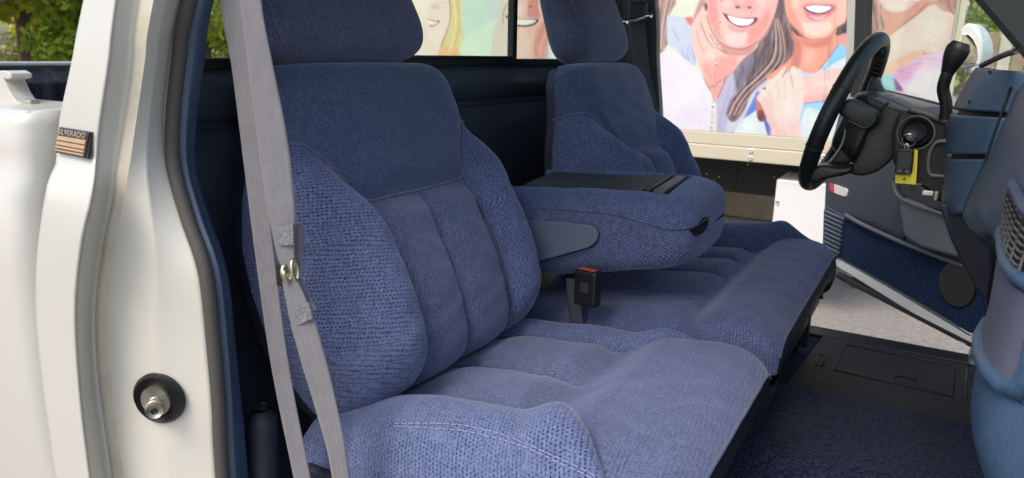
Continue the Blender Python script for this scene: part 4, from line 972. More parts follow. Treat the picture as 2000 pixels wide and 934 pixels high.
tube('pocket_lip', [dp(a, b, .026) for a, b in ((1652, 420), (1672, 432), (1700, 446), (1760, 473), (1840, 504), (1960, 545))], .0075, 'doorarm', door, res=10, n=40)
dpanel('map_pocket', [(1658, 418), (1700, 432), (1765, 462), (1765, 472), (1700, 444), (1668, 430)], .018, .010, 'black', bevel=.002)
sc = [(1868 + 36 * math.cos(a) * (1 if math.cos(a) > 0 else .98), 557 + 43 * math.sin(a) + 6 * math.cos(a)) for a in np.linspace(0, 2 * math.pi, 36, endpoint=False)]
dpanel('speaker_grille', sc, .022, .008, 'black', bevel=.002)
dpanel('reflector_red', [(1620, 357), (1628, 360), (1628, 376), (1620, 372)], .016, .006, 'redlens', bevel=.001)
dpanel('reflector_clear', [(1629, 360), (1652, 368), (1655, 374), (1653, 383), (1648, 384), (1629, 377)], .016, .006, 'whitelens', bevel=.001)
# belt moulding, window frame and glass
tube('belt_moulding', [dp(1690, 180, .01), dp(1720, 186, .01), dp(1850, 222, .01), dp(1950, 250, .01)], .018, 'grey', door, res=12, n=14)
tube('glass_seal', [dp(1690, 170, 0), dp(1720, 176, 0), dp(1850, 208, 0), dp(1950, 235, 0)], .006, 'rubber', door, res=8, n=14)
fr = [(1645, 190), (1652, 100), (1655, 0), (1658, -120), (1664, -250)]
f1 = [dp(a, b, -.02) for a, b in fr]; f2 = [dp(a + 14, b, -.02) for a, b in fr]; f3 = [dp(a + 15, b, -.005) for a, b in fr]; f4 = [dp(a + 36, b, -.005) for a, b in fr]
prism('window_frame_edge', f1 + f2[::-1], -dn * .03, 'white', door, bevel=.003)
prism('window_frame', f3 + f4[::-1], -dn * .03, 'rubber', door, bevel=.003)
gq = [dp(1690, 182, -.03), dp(1700, -240, -.03)]; tF = .06
prism('pane', [gq[0], gq[1], D(.42, gq[1][2], -.03), D(.10, 1.36, -.03)], -dn * .004, 'glass', door, bevel=0)
fa = D(.42, gq[1][2] + .03, -.02); fb_ = D(.06, 1.36, -.02)
tube('window_frame_front', [fb_, fa, gq[1] + Zv * .03], .016, 'rubber', door, res=10)
# door mirror
mc_ = P(1897, 88, Y=1.30)
sh = [(1878, 56), (1884, 47), (1894, 45), (1904, 53), (1914, 68), (1920, 84), (1921, 100), (1918, 116), (1914, 128), (1868, 132), (1866, 118), (1870, 90)]
mr = prism('door_mirror', [P(a, b, Y=1.30) for a, b in sh], (.03, .07, 0), 'panelwhite', door, bevel=.012)
mg = [(1880, 66), (1890, 66), (1900, 76), (1908, 92), (1910, 110), (1906, 124), (1872, 126), (1872, 104)]
prism('mirror_glass', [P(a, b, Y=1.296) for a, b in mg], (0, .005, 0), 'mirror', door, bevel=.001)
tube('mirror_arm', [P(1890, 125, Y=1.34), D(.28, 1.37, -.06)], .016, 'panelwhite', door, res=10)

# ---- rest of the truck body: bonnet, wheels
V = np.array([[(x, TC + .80 * v_ * (1 - .05 * i / 8), 1.40 - .10 * (i / 8) - .22 * abs(v_) ** 6) for v_ in np.linspace(-1, 1, 15)] for i, x in enumerate(np.linspace(1.16, 2.35, 9))])
grid_obj('bonnet', V, 'white', truck)
for sg in (-1, 1): box('front_wing', (1.72, TC + sg * .90, 1.00), (1.30, .10, .50), 'white', truck, bevel=.04)
def lathe(name, prof_, c, mat, parent, res=40):
    a = np.linspace(0, 2 * np.pi, res, endpoint=False); V = np.array([[(r_ * math.cos(t), y, r_ * math.sin(t)) for t in a] for y, r_ in prof_]) + np.asarray(c)
    return grid_obj(name, V, mat, parent, closed_v=True)
for x in (1.75, -1.75):
    for sg in (-1, 1):
        c = (x, TC + sg * .80, .37)
        wh = lathe('wheel', [(-.11, .22), (-.12, .30), (-.10, .355), (-.05, .37), (.05, .37), (.10, .355), (.12, .30), (.11, .22)], c, 'rubber', truck)
        lathe('rim', [(sg * .10, .22), (sg * .07, .20), (sg * .05, .10), (sg * .09, .06), (sg * .09, .001)], c, 'steel', wh)

# ------------------------------------------------------------------ keys hanging from the ignition
keys = empty('key_bunch', tuple(P(1770, 280, Y=.265)), label='black key fob with yellow tag hanging from the ignition', cat='keys')
Yk = .262
kp = P(1788, 256, Y=.278); kd = P(1776, 264, Y=.27)
prism('ignition_key', [P(1797, 250, Y=.279), P(1799, 254, Y=.279), P(1779, 270, Y=.275), P(1774, 266, Y=.275)], (.002, .004, 0), 'steel', keys, bevel=.0008)
tube('key_ring', [P(1775 + 14 * math.cos(a), 274 + 12 * math.sin(a), Y=Yk + .008 * math.sin(a)) for a in np.linspace(0, 2 * math.pi, 30, endpoint=False)], .0016, 'chrome', keys, res=8, closed=True)
tube('fob_loop', [P(1771 + 4 * math.cos(a), 287 + 6 * math.sin(a), Y=Yk) for a in np.linspace(0, 2 * math.pi, 16, endpoint=False)], .0014, 'chrome', keys, res=6, closed=True)
prism('yellow_tag', [P(a, b, Y=Yk + .004) for a, b in ((1786, 292), (1793, 294), (1789, 361), (1748, 358), (1749, 340), (1780, 335))], (0, .003, 0), 'yellow', keys, bevel=.0008)
prism('key_fob', [P(a, b, Y=Yk - .008) for a, b in ((1754, 290), (1779, 291), (1785, 295), (1781, 338), (1776, 342), (1750, 341), (1747, 337), (1751, 294))], (.001, .011, 0), 'black', keys, bevel=.003)
prism('fob_screen', [P(a, b, Y=Yk - .0088) for a, b in ((1756, 298), (1779, 300), (1776, 330), (1753, 328))], (0, .001, 0), 'darkgrey', keys, bevel=0)
for a, b in ((1753, 334), (1768, 336)): prism('fob_button', [P(a + x, b + y, Y=Yk - .0090) for x, y in ((0, -3), (8, -3), (7, 4), (0, 3))], (0, .001, 0), 'grey', keys, bevel=0)
disc('tag_hole', P(1766, 350, Y=Yk + .0038), (0, -1, 0), .0022, .0004, 'black', keys, res=10)

# ------------------------------------------------------------------ box trailer with a printed side
YT = 3.0
tx0, tx1 = P(478, 60, Y=YT)[0], P(1877, 10, Y=YT)[0] ; zbn = 1.062; ztop = 2.95
trailer = empty('box_trailer', (-1.9, YT + 1.1, 0), label='tall box trailer covered by a banner of smiling people', cat='trailer')
box('box_body', ((tx0 + tx1) / 2, YT + 1.12, 2.01), (tx1 - tx0, 2.20, 2.20), 'panelwhite', trailer, bevel=.02)
def banner():
    nx, nz = 1030, 372; X = np.linspace(tx0, tx1 - .02, nx); Zc = np.linspace(zbn, ztop - .05, nz)
    XX, ZZ = np.meshgrid(X, Zc, indexing='ij'); img = np.zeros((nx, nz, 3)); 
    def tp(pts): return np.array([[P(a, b, Y=YT)[0], P(a, b, Y=YT)[2]] for a, b in pts])
    def poly(pts, col, soft=.012, alpha=1.0, smooth=True):
        q = tp(pts)
        if smooth and len(q) > 3: q = cr(np.vstack([q, q[:1]]), len(q) * 5)[:-1]
        m = soft * 2; i0 = max(np.searchsorted(X, q[:, 0].min() - m) - 1, 0); i1 = np.searchsorted(X, q[:, 0].max() + m) + 1
        j0 = max(np.searchsorted(Zc, q[:, 1].min() - m) - 1, 0); j1 = np.searchsorted(Zc, q[:, 1].max() + m) + 1
        x, z = XX[i0:i1, j0:j1], ZZ[i0:i1, j0:j1]
        if x.size == 0: return
        d2 = np.full(x.shape, 1e9)
        for a, b in zip(q, np.roll(q, -1, 0)):
            e = b - a; L = e @ e + 1e-12; t = np.clip(((x - a[0]) * e[0] + (z - a[1]) * e[1]) / L, 0, 1)
            d2 = np.minimum(d2, (x - a[0] - t * e[0]) ** 2 + (z - a[1] - t * e[1]) ** 2)
        sd_ = np.sqrt(d2) * np.where(inpoly(x, z, q), 1, -1)
        w_ = sstep(-soft, soft, sd_)[..., None] * alpha
        img[i0:i1, j0:j1] = img[i0:i1, j0:j1] * (1 - w_) + np.array(s2l(col)[:3]) * w_
    def ell(cx, cy, rx, ry, col, soft=.012, alpha=1.0, rot=0):
        poly([(cx + rx * math.cos(a) * math.cos(rot) - ry * math.sin(a) * math.sin(rot), cy + rx * math.cos(a) * math.sin(rot) + ry * math.sin(a) * math.cos(rot)) for a in np.linspace(0, 2 * math.pi, 14, endpoint=False)], col, soft, alpha)
    def line(pts, wpx, col, soft=.008, alpha=1.0):
        p = np.array(pts, float); t = np.gradient(p, axis=0); nrm_ = np.stack([-t[:, 1], t[:, 0]], 1); nrm_ /= np.linalg.norm(nrm_, axis=1)[:, None]
        poly(list(map(tuple, p + nrm_ * wpx / 2)) + list(map(tuple, (p - nrm_ * wpx / 2)[::-1])), col, soft, alpha)
    img[:] = np.array(s2l((214, 230, 204))[:3])
    poly([(1090, -700), (1990, -700), (1990, 300), (1090, 300)], (226, 230, 210), .3, smooth=False)
    W_, S_, D_ = (250, 236, 228), (206, 124, 112), (112, 66, 62)
    # --- left group, seen through the rear window
    poly([(470, -400), (600, -400), (560, 130), (470, 130)], (232, 228, 176), .2)
    ell(690, 10, 70, 110, (236, 204, 180)); poly([(620, -110), (690, -160), (770, -100), (760, 60), (735, 0), (690, -60), (640, -20), (610, 60)], (120, 88, 66), .02); poly([(600, 90), (780, 90), (800, 300), (580, 300)], (160, 188, 215), .02)
    poly([(672, 50), (690, 56), (712, 48), (706, 64), (690, 68), (678, 62)], (250, 246, 240), .006)
    poly([(800, -120), (850, -170), (905, -110), (905, 20), (902, 130), (800, 130)], (230, 212, 148), .012)
    poly([(806, -80), (850, -110), (876, -60), (879, 0), (880, 30), (877, 50), (869, 70), (860, 84), (858, 120), (815, 120), (806, 50), (803, 0)], (240, 222, 202), .008)
    poly([(873, -30), (897, -20), (901, 40), (901, 66), (893, 86), (900, 120), (858, 120), (862, 86), (872, 62), (879, 38)], (228, 210, 146), .006); poly([(858, 96), (872, 90), (896, 96), (902, 124), (852, 124)], (238, 190, 138), .012)
    line([(876, -10), (880, 20), (878, 45), (868, 74), (862, 92)], 2.4, (176, 132, 92), .004, .8); line([(886, 0), (890, 40), (886, 70), (878, 100)], 3, (242, 228, 176), .005, .8); line([(893, 0), (897, 50), (888, 90)], 2, (196, 166, 104), .004, .7)
    poly([(836, 36), (848, 40), (858, 41), (854, 48), (846, 54), (838, 50)], (222, 158, 148), .005); poly([(836, 39), (848, 43), (855, 43), (848, 48), (838, 47)], (246, 240, 230), .004); ell(857, 42, 1.6, 2.4, (120, 80, 70), .004); ell(850, 14, 9, 5, (226, 190, 168), .012, .7)
    poly([(905, -140), (985, -150), (985, 20), (965, 60), (905, 70)], (200, 226, 202), .02); poly([(944, -40), (990, -60), (994, 20), (972, 44), (955, 36)], (212, 212, 208), .012, .8); poly([(960, 40), (972, 42), (966, 120), (905, 120), (905, 76)], (216, 234, 208), .02)
    poly([(972, 40), (990, -40), (1004, -60), (1004, 124), (962, 124), (964, 60)], (222, 208, 190), .008); line([(992, 6), (984, 22), (982, 46)], 2, (170, 120, 96), .004, .8); ell(990, 33, 2.2, 3.0, (70, 40, 36), .004)
    ell(1034, -70, 54, 75, (186, 178, 170), .02)
    poly([(1000, -90), (1020, -120), (1062, -118), (1086, -80), (1086, 0), (1083, 24), (1078, 58), (1070, 80), (1073, 104), (1068, 130), (1000, 130)], (232, 190, 170), .008)
    poly([(1064, 96), (1073, 84), (1081, 100), (1090, 124), (1062, 126)], (222, 230, 234), .006)
    poly([(1032, -4), (1050, -6), (1052, 20), (1056, 34), (1040, 36), (1030, 30)], (208, 132, 122), .012, .85); ell(1036, 13, 3, 2, (150, 76, 70), .004); poly([(1050, 56), (1072, 30), (1072, 80), (1068, 126), (1048, 126), (1042, 90)], (216, 138, 118), .016, .7); poly([(1004, 60), (1026, 58), (1032, 100), (1004, 120)], (236, 208, 192), .02, .7)
    line([(1056, 14), (1064, 34), (1060, 56), (1050, 84)], 2.4, (196, 122, 106), .006, .7); line([(1066, 20), (1070, 50), (1058, 84), (1054, 110)], 2.6, (240, 196, 176), .006, .7)
    poly([(1004, 37), (1030, 38), (1052, 38), (1048, 46), (1034, 52), (1010, 51)], (112, 50, 46), .004); poly([(1004, 38), (1030, 39), (1047, 40), (1040, 46), (1026, 49), (1008, 47)], (240, 238, 228), .004)
    for cx in (1014, 1062): ell(cx, -40, 9, 5, (96, 66, 56), .006)
    # --- right group, seen through the far door opening
    poly([(1352, 40), (1400, -100), (1660, -100), (1700, 60), (1700, 200), (1560, 290), (1400, 290), (1380, 180)], (196, 150, 142), .01, smooth=False)
    poly([(1400, 180), (1480, 150), (1700, 100), (1700, 300), (1396, 300)], (206, 214, 224), .01, smooth=False)
    poly([(1690, 0), (1880, 0), (1880, 110), (1690, 150)], (214, 164, 150), .01, smooth=False)
    poly([(1690, 150), (1880, 110), (1880, 300), (1690, 300)], (230, 200, 214), .01, smooth=False)
    poly([(1200, -300), (1330, -300), (1322, -20), (1312, 20), (1303, 34), (1306, 70), (1303, 90), (1290, 106), (1200, 130)], (158, 130, 122), .008)
    for k_, (a_, c_) in enumerate(((0, (226, 192, 178)), (5, (120, 96, 92)), (10, (206, 170, 158)), (15, (232, 206, 192)), (20, (128, 102, 96)), (25, (216, 182, 168)))): line([(1288 + a_, -120), (1290 + a_, -20), (1287 + a_ * .8, 20), (1285 + a_ * .55, 60), (1286 + a_ * .4, 98)], 2.2, c_, .004, .8)
    poly([(1303, 30), (1340, 36), (1354, 52), (1358, 84), (1348, 90), (1306, 88)], (202, 214, 224), .006); line([(1313, 54), (1319, 66), (1326, 80)], 1.6, (150, 150, 166), .004, .8); poly([(1337, 34), (1352, 34), (1351, 50), (1344, 46)], (226, 128, 118), .006)
    poly([(1318, 92), (1350, 84), (1360, 122), (1350, 128), (1332, 112)], (200, 206, 228), .006)
    for q_ in ([(1332, 96), (1334, 106), (1340, 114)], [(1344, 92), (1342, 106), (1346, 118)], [(1350, 90), (1354, 106), (1358, 120)]): line(q_, 1.8, (158, 164, 194), .004, .8)
    poly([(1200, 130), (1288, 105), (1305, 97), (1316, 100), (1333, 113), (1358, 132), (1372, 152), (1382, 172), (1393, 196), (1392, 300), (1200, 300)], (234, 230, 234), .005)
    # dark hair hanging between the two heads
    poly([(1500, -90), (1536, -60), (1536, 30), (1546, 72), (1558, 94), (1552, 132), (1524, 136), (1500, 152), (1480, 168), (1464, 190), (1452, 216), (1432, 238), (1420, 226), (1426, 196), (1436, 160), (1448, 124), (1476, 90), (1502, 60), (1516, 0)], (112, 98, 100), .006)
    poly([(1393, 196), (1406, 186), (1412, 166), (1434, 138), (1442, 148), (1440, 186), (1428, 214), (1420, 240), (1412, 270), (1392, 270)], (192, 190, 214), .006); poly([(1432, 140), (1450, 120), (1470, 104), (1462, 150), (1442, 190)], (134, 126, 140), .012); line([(1426, 160), (1420, 190), (1408, 230), (1404, 258)], 4, (168, 168, 202), .01, .6); line([(1436, 160), (1432, 186), (1420, 214)], 2.4, (160, 156, 184), .006, .7)
    poly([(1393, 197), (1399, 201), (1398, 270), (1386, 270)], (228, 228, 214), .004)
    for yy_ in (225, 240, 254): ell(1391, yy_, 1.8, 1.8, (176, 172, 160), .003)
    poly([(1426, 196), (1446, 180), (1460, 192), (1452, 218), (1434, 238), (1420, 226)], (128, 104, 116), .01)
    for o_, c_, w_ in ((0, (226, 192, 182), 3.0), (7, (90, 74, 76), 2.2), (13, (216, 182, 172), 2.4), (-6, (82, 70, 74), 2.2), (19, (94, 72, 74), 2.0), (24, (208, 166, 156), 2.4), (-11, (150, 128, 128), 1.8), (3, (160, 120, 116), 1.4)):
        line([(1512 + o_ * .3, 36), (1516 + o_ * .6, 76), (1510 + o_ * .9, 116), (1484 + o_, 148), (1456 + o_ * .9, 174), (1436 + o_ * .8, 200), (1424 + o_ * .7, 226)], w_, c_, .003, .85)
    line([(1412, 268), (1430, 250), (1448, 232), (1460, 216)], 3, (214, 206, 210), .004, .9); line([(1420, 270), (1436, 254), (1450, 238)], 2, (66, 58, 66), .004, .9)
    # man
    poly([(1350, 52), (1364, 26), (1380, 14), (1402, 78), (1432, 98), (1460, 98), (1480, 84), (1476, 96), (1450, 116), (1432, 138), (1416, 150), (1412, 166), (1406, 186), (1396, 196), (1390, 178), (1380, 158), (1368, 134), (1356, 96)], (238, 202, 186), .006)
    poly([(1368, 128), (1400, 112), (1440, 112), (1432, 138), (1414, 154), (1410, 172), (1398, 194), (1388, 172)], (236, 164, 154), .016, .85); line([(1386, 172), (1398, 164), (1410, 156)], 2, (176, 100, 96), .005, .8); line([(1416, 150), (1412, 168), (1402, 190)], 2, (120, 66, 68), .004, .8)
    poly([(1402, 78), (1424, 94), (1450, 100), (1478, 86), (1466, 104), (1440, 110), (1414, 104)], (206, 140, 130), .01, .8)
    for q_, c_ in (([(1368, 44), (1376, 64), (1384, 82), (1396, 96)], (140, 92, 84)), ([(1380, 30), (1388, 54), (1396, 72), (1404, 84)], (122, 74, 70)), ([(1360, 60), (1366, 84), (1376, 104)], (206, 160, 146)), ([(1386, 66), (1394, 82), (1404, 96), (1420, 104)], (150, 98, 90))): line(q_, 2.0, c_, .004, .75)
    poly([(1374, -150), (1400, -190), (1460, -200), (1510, -180), (1530, -130), (1528, -60), (1520, 0), (1510, 34), (1494, 64), (1476, 83), (1460, 93), (1440, 96), (1420, 91), (1404, 80), (1399, 64), (1388, 44), (1380, 18), (1374, -60)], (240, 186, 178), .006)
    poly([(1380, -20), (1396, -30), (1402, 20), (1412, 50), (1408, 76), (1398, 60), (1386, 38)], (226, 150, 142), .012, .7); poly([(1404, 10), (1412, 24), (1420, 46), (1432, 60), (1416, 74), (1404, 58)], (238, 206, 190), .012, .7)
    poly([(1416, 66), (1440, 60), (1458, 66), (1456, 84), (1438, 90), (1420, 84)], (238, 214, 206), .01, .9); poly([(1462, 56), (1484, 40), (1500, 20), (1502, 44), (1480, 76), (1462, 86)], (232, 146, 138), .014, .7)
    line([(1404, 80), (1420, 91), (1442, 96), (1462, 92), (1478, 82)], 2, (150, 92, 88), .004, .75); ell(1379, 14, 3, 8, (60, 44, 44), .004, .8)
    poly([(1366, -60), (1368, -150), (1400, -215), (1470, -230), (1530, -190), (1540, -110), (1530, -60), (1516, -130), (1470, -160), (1410, -150), (1386, -110)], (92, 62, 52), .02)
    poly([(1430, -30), (1466, -34), (1478, 0), (1470, 16), (1452, 19), (1434, 14)], (234, 166, 158), .012, .8); ell(1441, 14, 5, 3, (122, 66, 64), .004); ell(1464, 15, 4, 2.4, (140, 78, 74), .004); line([(1466, 24), (1474, 18), (1484, 8)], 3, (214, 140, 132), .006, .6)
    poly([(1410, 24), (1428, 31), (1452, 35), (1480, 35), (1474, 46), (1458, 53), (1440, 52), (1426, 44), (1418, 36)], (128, 56, 58), .004); poly([(1420, 30), (1436, 34), (1456, 37), (1472, 37), (1468, 45), (1456, 50), (1440, 49), (1428, 42)], (254, 253, 252), .003)
    for xx_ in (1432, 1440, 1448, 1456, 1464): line([(xx_, 36), (xx_ + .6, 42), (xx_ + 1, 47)], .9, (206, 200, 204), .002, .6)
    poly([(1420, 46), (1436, 54), (1452, 55), (1464, 50), (1456, 62), (1438, 64), (1426, 58)], (226, 166, 166), .006, .9)
    for cx in (1422, 1482): ell(cx, -60, 11, 6, (84, 60, 54), .008); line([(cx - 16, -78), (cx, -84), (cx + 16, -78)], 5, (84, 58, 48))
    # woman in the blue top
    poly([(1520, -200), (1580, -240), (1650, -210), (1680, -80), (1660, 66), (1632, 68), (1560, 72), (1544, 60), (1530, 0), (1514, -60)], (104, 84, 82), .008)
    poly([(1420, 275), (1446, 240), (1476, 214), (1500, 196), (1540, 160), (1590, 150), (1637, 86), (1656, 96), (1700, 110), (1700, 300), (1420, 300)], (220, 234, 232), .006)
    poly([(1452, 232), (1466, 204), (1480, 178), (1490, 196), (1476, 216)], (104, 134, 212), .006); poly([(1490, 232), (1498, 236), (1508, 254), (1514, 278), (1504, 278)], (106, 108, 204), .005)
    poly([(1548, 60), (1560, 72), (1590, 80), (1622, 68), (1634, 56), (1634, 82), (1638, 88), (1626, 106), (1610, 126), (1594, 142), (1572, 142), (1556, 132), (1540, 140), (1510, 154), (1498, 150), (1540, 118), (1552, 96)], (234, 164, 138), .006)
    poly([(1548, 66), (1562, 78), (1566, 104), (1560, 132), (1544, 136), (1550, 100)], (206, 120, 112), .012, .8); poly([(1564, 74), (1592, 82), (1622, 70), (1618, 88), (1590, 94), (1570, 88)], (210, 126, 110), .01, .8); line([(1630, 44), (1622, 76), (1618, 112)], 1.6, (150, 92, 78), .004, .8)
    poly([(1634, 58), (1652, 44), (1660, 66), (1634, 70)], (106, 90, 92), .005); poly([(1634, 71), (1656, 66), (1656, 94), (1640, 87)], (230, 160, 152), .005)
    poly([(1637, 86), (1656, 96), (1656, 110), (1632, 122), (1604, 140), (1616, 122)], (146, 206, 238), .005); line([(1638, 87), (1620, 112), (1600, 136)], 1.6, (70, 90, 150), .003, .8)
    poly([(1528, -150), (1560, -190), (1610, -195), (1650, -150), (1658, -60), (1654, 0), (1652, 40), (1634, 54), (1622, 68), (1602, 76), (1586, 78), (1572, 72), (1558, 60), (1543, 44), (1535, 24), (1532, 0), (1526, -60)], (240, 186, 164), .006)
    poly([(1566, 44), (1592, 46), (1620, 42), (1622, 60), (1598, 70), (1574, 64)], (236, 216, 202), .01, .9); poly([(1533, -10), (1546, -10), (1554, 30), (1566, 56), (1572, 70), (1556, 58), (1540, 38)], (228, 150, 126), .012, .7); line([(1543, 44), (1558, 60), (1574, 73), (1588, 78), (1606, 75)], 1.8, (176, 104, 90), .004, .7); poly([(1634, -10), (1652, -10), (1652, 36), (1636, 44)], (240, 196, 178), .01, .7)
    poly([(1566, 12), (1580, 6), (1600, 8), (1626, 8), (1634, 14), (1628, 24), (1612, 36), (1596, 42), (1580, 38), (1572, 26)], (222, 136, 144), .004); poly([(1570, 15), (1590, 10), (1616, 11), (1627, 15), (1616, 25), (1598, 28), (1580, 24)], (96, 48, 56), .003); poly([(1573, 14), (1590, 11), (1614, 12), (1624, 15), (1614, 22), (1598, 25), (1582, 21)], (253, 252, 250), .003)
    for xx_ in (1581, 1589, 1597, 1605, 1613): line([(xx_, 12), (xx_, 17), (xx_, 22)], .8, (210, 200, 200), .002, .6)
    poly([(1580, 31), (1598, 33), (1614, 29), (1606, 38), (1594, 40)], (238, 190, 194), .005, .9); ell(1600, -12, 16, 6, (226, 158, 140), .012, .8)
    for cx in (1574, 1628): ell(cx, -64, 11, 6, (80, 58, 54), .008); line([(cx - 16, -82), (cx, -88), (cx + 16, -82)], 4, (92, 62, 52))
    # clasped hands and forearm
    poly([(1564, 158), (1590, 147), (1606, 139), (1650, 130), (1710, 116), (1710, 172), (1650, 190), (1612, 197), (1566, 203)], (244, 206, 196), .005); poly([(1570, 188), (1620, 182), (1690, 166), (1690, 178), (1612, 196), (1570, 201)], (240, 182, 176), .01, .8)
    poly([(1566, 204), (1612, 197), (1690, 184), (1690, 214), (1606, 224), (1582, 212), (1572, 216), (1560, 246), (1556, 216)], (160, 212, 240), .005); line([(1567, 203), (1612, 197), (1660, 189)], 1.8, (84, 112, 196), .003, .9); line([(1612, 130), (1611, 165), (1607, 205)], 1.2, (150, 120, 116), .003, .7)
    line([(1571, 240), (1575, 214), (1604, 219)], 2, (236, 246, 244), .004, .8)
    poly([(1476, 190), (1486, 186), (1496, 212), (1497, 233), (1485, 237), (1478, 224)], (204, 130, 120), .005); poly([(1479, 216), (1494, 214), (1497, 233), (1485, 238), (1479, 230)], (104, 50, 56), .008, .85)
    poly([(1490, 172), (1502, 160), (1516, 147), (1532, 131), (1535, 136), (1530, 147), (1538, 144), (1544, 146), (1545, 132), (1552, 130), (1560, 140), (1569, 153), (1571, 176), (1568, 206), (1560, 240), (1558, 280), (1510, 280), (1506, 248), (1496, 226), (1486, 202), (1478, 192)], (236, 220, 206), .005)
    poly([(1506, 240), (1530, 246), (1560, 240), (1558, 280), (1510, 280)], (240, 204, 192), .02, .8); poly([(1486, 196), (1500, 190), (1512, 226), (1520, 262), (1508, 250), (1496, 226)], (238, 196, 182), .012, .8)
    for q_, c_ in (([(1544, 148), (1547, 160), (1549, 172)], (150, 130, 124)), ([(1535, 137), (1531, 146), (1527, 151)], (120, 74, 66)), ([(1500, 178), (1508, 196), (1508, 214)], (216, 184, 168)), ([(1516, 160), (1520, 176), (1520, 196)], (220, 196, 182)), ([(1532, 154), (1534, 176), (1534, 196)], (220, 198, 184)), ([(1549, 172), (1549, 190), (1546, 206)], (220, 196, 182))): line(q_, 1.8, c_, .004, .8)
    ell(1493, 173, 3.4, 2.4, (120, 116, 110), .003); ell(1495, 177, 2.0, 1.6, (240, 236, 226), .003)
    # woman in pink, seen through the door glass
    poly([(1672, -200), (1740, -260), (1840, -240), (1890, -120), (1884, 40), (1866, 40), (1846, 20), (1830, 0), (1712, 0), (1722, 26), (1730, 52), (1706, 62), (1676, 70)], (170, 132, 124), .008)
    for k_ in range(8): line([(1684 + 5 * k_, -120), (1686 + 5 * k_, -20), (1690 + 4.4 * k_, 24), (1700 + 3.6 * k_, 60)], 2.0, ((226, 190, 172), (128, 100, 98), (206, 162, 146))[k_ % 3], .003, .8)
    for k_ in range(5): line([(1836 + 9 * k_, -60), (1840 + 8 * k_, -6), (1850 + 6 * k_, 18), (1864 + 3 * k_, 40)], 2.6, ((232, 170, 162), (196, 124, 120))[k_ % 2], .004, .8)
    poly([(1718, 20), (1732, 20), (1750, 26), (1776, 16), (1800, 0), (1816, -6), (1812, 8), (1790, 30), (1762, 50), (1740, 69), (1730, 52)], (226, 162, 142), .006); line([(1812, 6), (1790, 28), (1764, 48), (1746, 64)], 2.2, (150, 92, 78), .005, .8)
    poly([(1702, -150), (1760, -190), (1810, -150), (1818, -60), (1806, -10), (1790, 4), (1770, 20), (1750, 25), (1732, 20), (1722, 9), (1708, -12), (1702, -50)], (240, 204, 194), .006); poly([(1730, 0), (1756, 4), (1782, -4), (1768, 14), (1748, 20), (1734, 14)], (240, 222, 216), .01, .8)
    poly([(1722, 140), (1732, 90), (1742, 68), (1790, 32), (1814, 13), (1828, 10), (1838, 20), (1858, 26), (1868, 40), (1873, 70), (1864, 88), (1832, 101), (1806, 106), (1772, 126), (1740, 142), (1718, 152)], (238, 216, 202), .006)
    poly([(1720, 146), (1740, 122), (1776, 104), (1812, 96), (1806, 106), (1772, 126), (1738, 144)], (246, 190, 158), .012, .85); poly([(1850, 30), (1868, 42), (1874, 74), (1858, 92), (1840, 96), (1852, 60)], (240, 196, 180), .016, .7); line([(1803, 104), (1814, 107), (1830, 107)], 1.8, (130, 84, 78), .004, .8); line([(1812, 92), (1822, 84), (1828, 92)], 1.6, (216, 176, 156), .004, .8)
    poly([(1738, 144), (1772, 126), (1804, 108), (1880, 112), (1880, 300), (1760, 300), (1746, 160)], (240, 206, 228), .006); poly([(1740, 144), (1776, 126), (1800, 118), (1790, 140), (1766, 160), (1750, 158)], (234, 168, 208), .01, .8)
    poly([(1712, 152), (1740, 144), (1747, 160), (1750, 176), (1750, 220), (1708, 220)], (164, 212, 222), .005); poly([(1744, 152), (1750, 156), (1764, 176), (1750, 176)], (140, 88, 150), .006); poly([(1772, 168), (1790, 154), (1850, 140), (1850, 300), (1764, 300)], (240, 232, 230), .014, .9)
    for q_ in ([(1752, 138), (1766, 140), (1784, 144)], [(1760, 132), (1776, 134), (1796, 138)], [(1784, 116), (1804, 114), (1826, 116)], [(1756, 146), (1770, 150), (1782, 154)]): line(q_, 1.6, (214, 140, 190), .004, .7)
    def blob(cx, cy, rx, ry, col, alpha):
        c = P(cx, cy, Y=YT); kx = abs(P(cx + 1, cy, Y=YT)[0] - c[0]); kz = abs(P(cx, cy + 1, Y=YT)[2] - c[2])
        g = np.exp(-(((XX - c[0]) / (rx * kx)) ** 2 + ((ZZ - c[2]) / (ry * kz)) ** 2))[..., None] * alpha
        img[:] = img * (1 - g) + np.array(s2l(col)[:3]) * g
    for b_ in ((1420, 6, 12, 10, W_, .4), (1486, 4, 12, 12, W_, .4), (1448, -10, 7, 18, W_, .4), (1392, 110, 10, 24, W_, .35), (1552, 6, 8, 12, W_, .4), (1580, 112, 14, 18, W_, .25), (1540, 200, 12, 30, W_, .45), (1620, 162, 30, 8, W_, .4), (1820, 60, 24, 24, W_, .5), (1770, 88, 22, 10, W_, .4),
               (1330, 180, 26, 50, (240, 238, 240), .5), (1350, 230, 26, 20, (224, 216, 234), .5), (1800, 140, 20, 10, (250, 236, 246), .5), (1590, 240, 16, 20, (232, 240, 236), .5), (1460, 246, 16, 12, (236, 246, 240), .5), (1014, 20, 8, 14, W_, .5), (850, 70, 10, 14, W_, .4)):
        blob(*b_)
    # faint print grain and panel joints
    def fract(sx, sz):
        g = rng.standard_normal((sx + 2, sz + 2)); ii = np.linspace(0, sx, nx); jj = np.linspace(0, sz, nz); i0 = ii.astype(int); j0 = jj.astype(int); a = (ii - i0)[:, None]; b = (jj - j0)[None]; a = a * a * (3 - 2 * a); b = b * b * (3 - 2 * b)
        return g[i0][:, j0] * (1 - a) * (1 - b) + g[i0 + 1][:, j0] * a * (1 - b) + g[i0][:, j0 + 1] * (1 - a) * b + g[i0 + 1][:, j0 + 1] * a * b
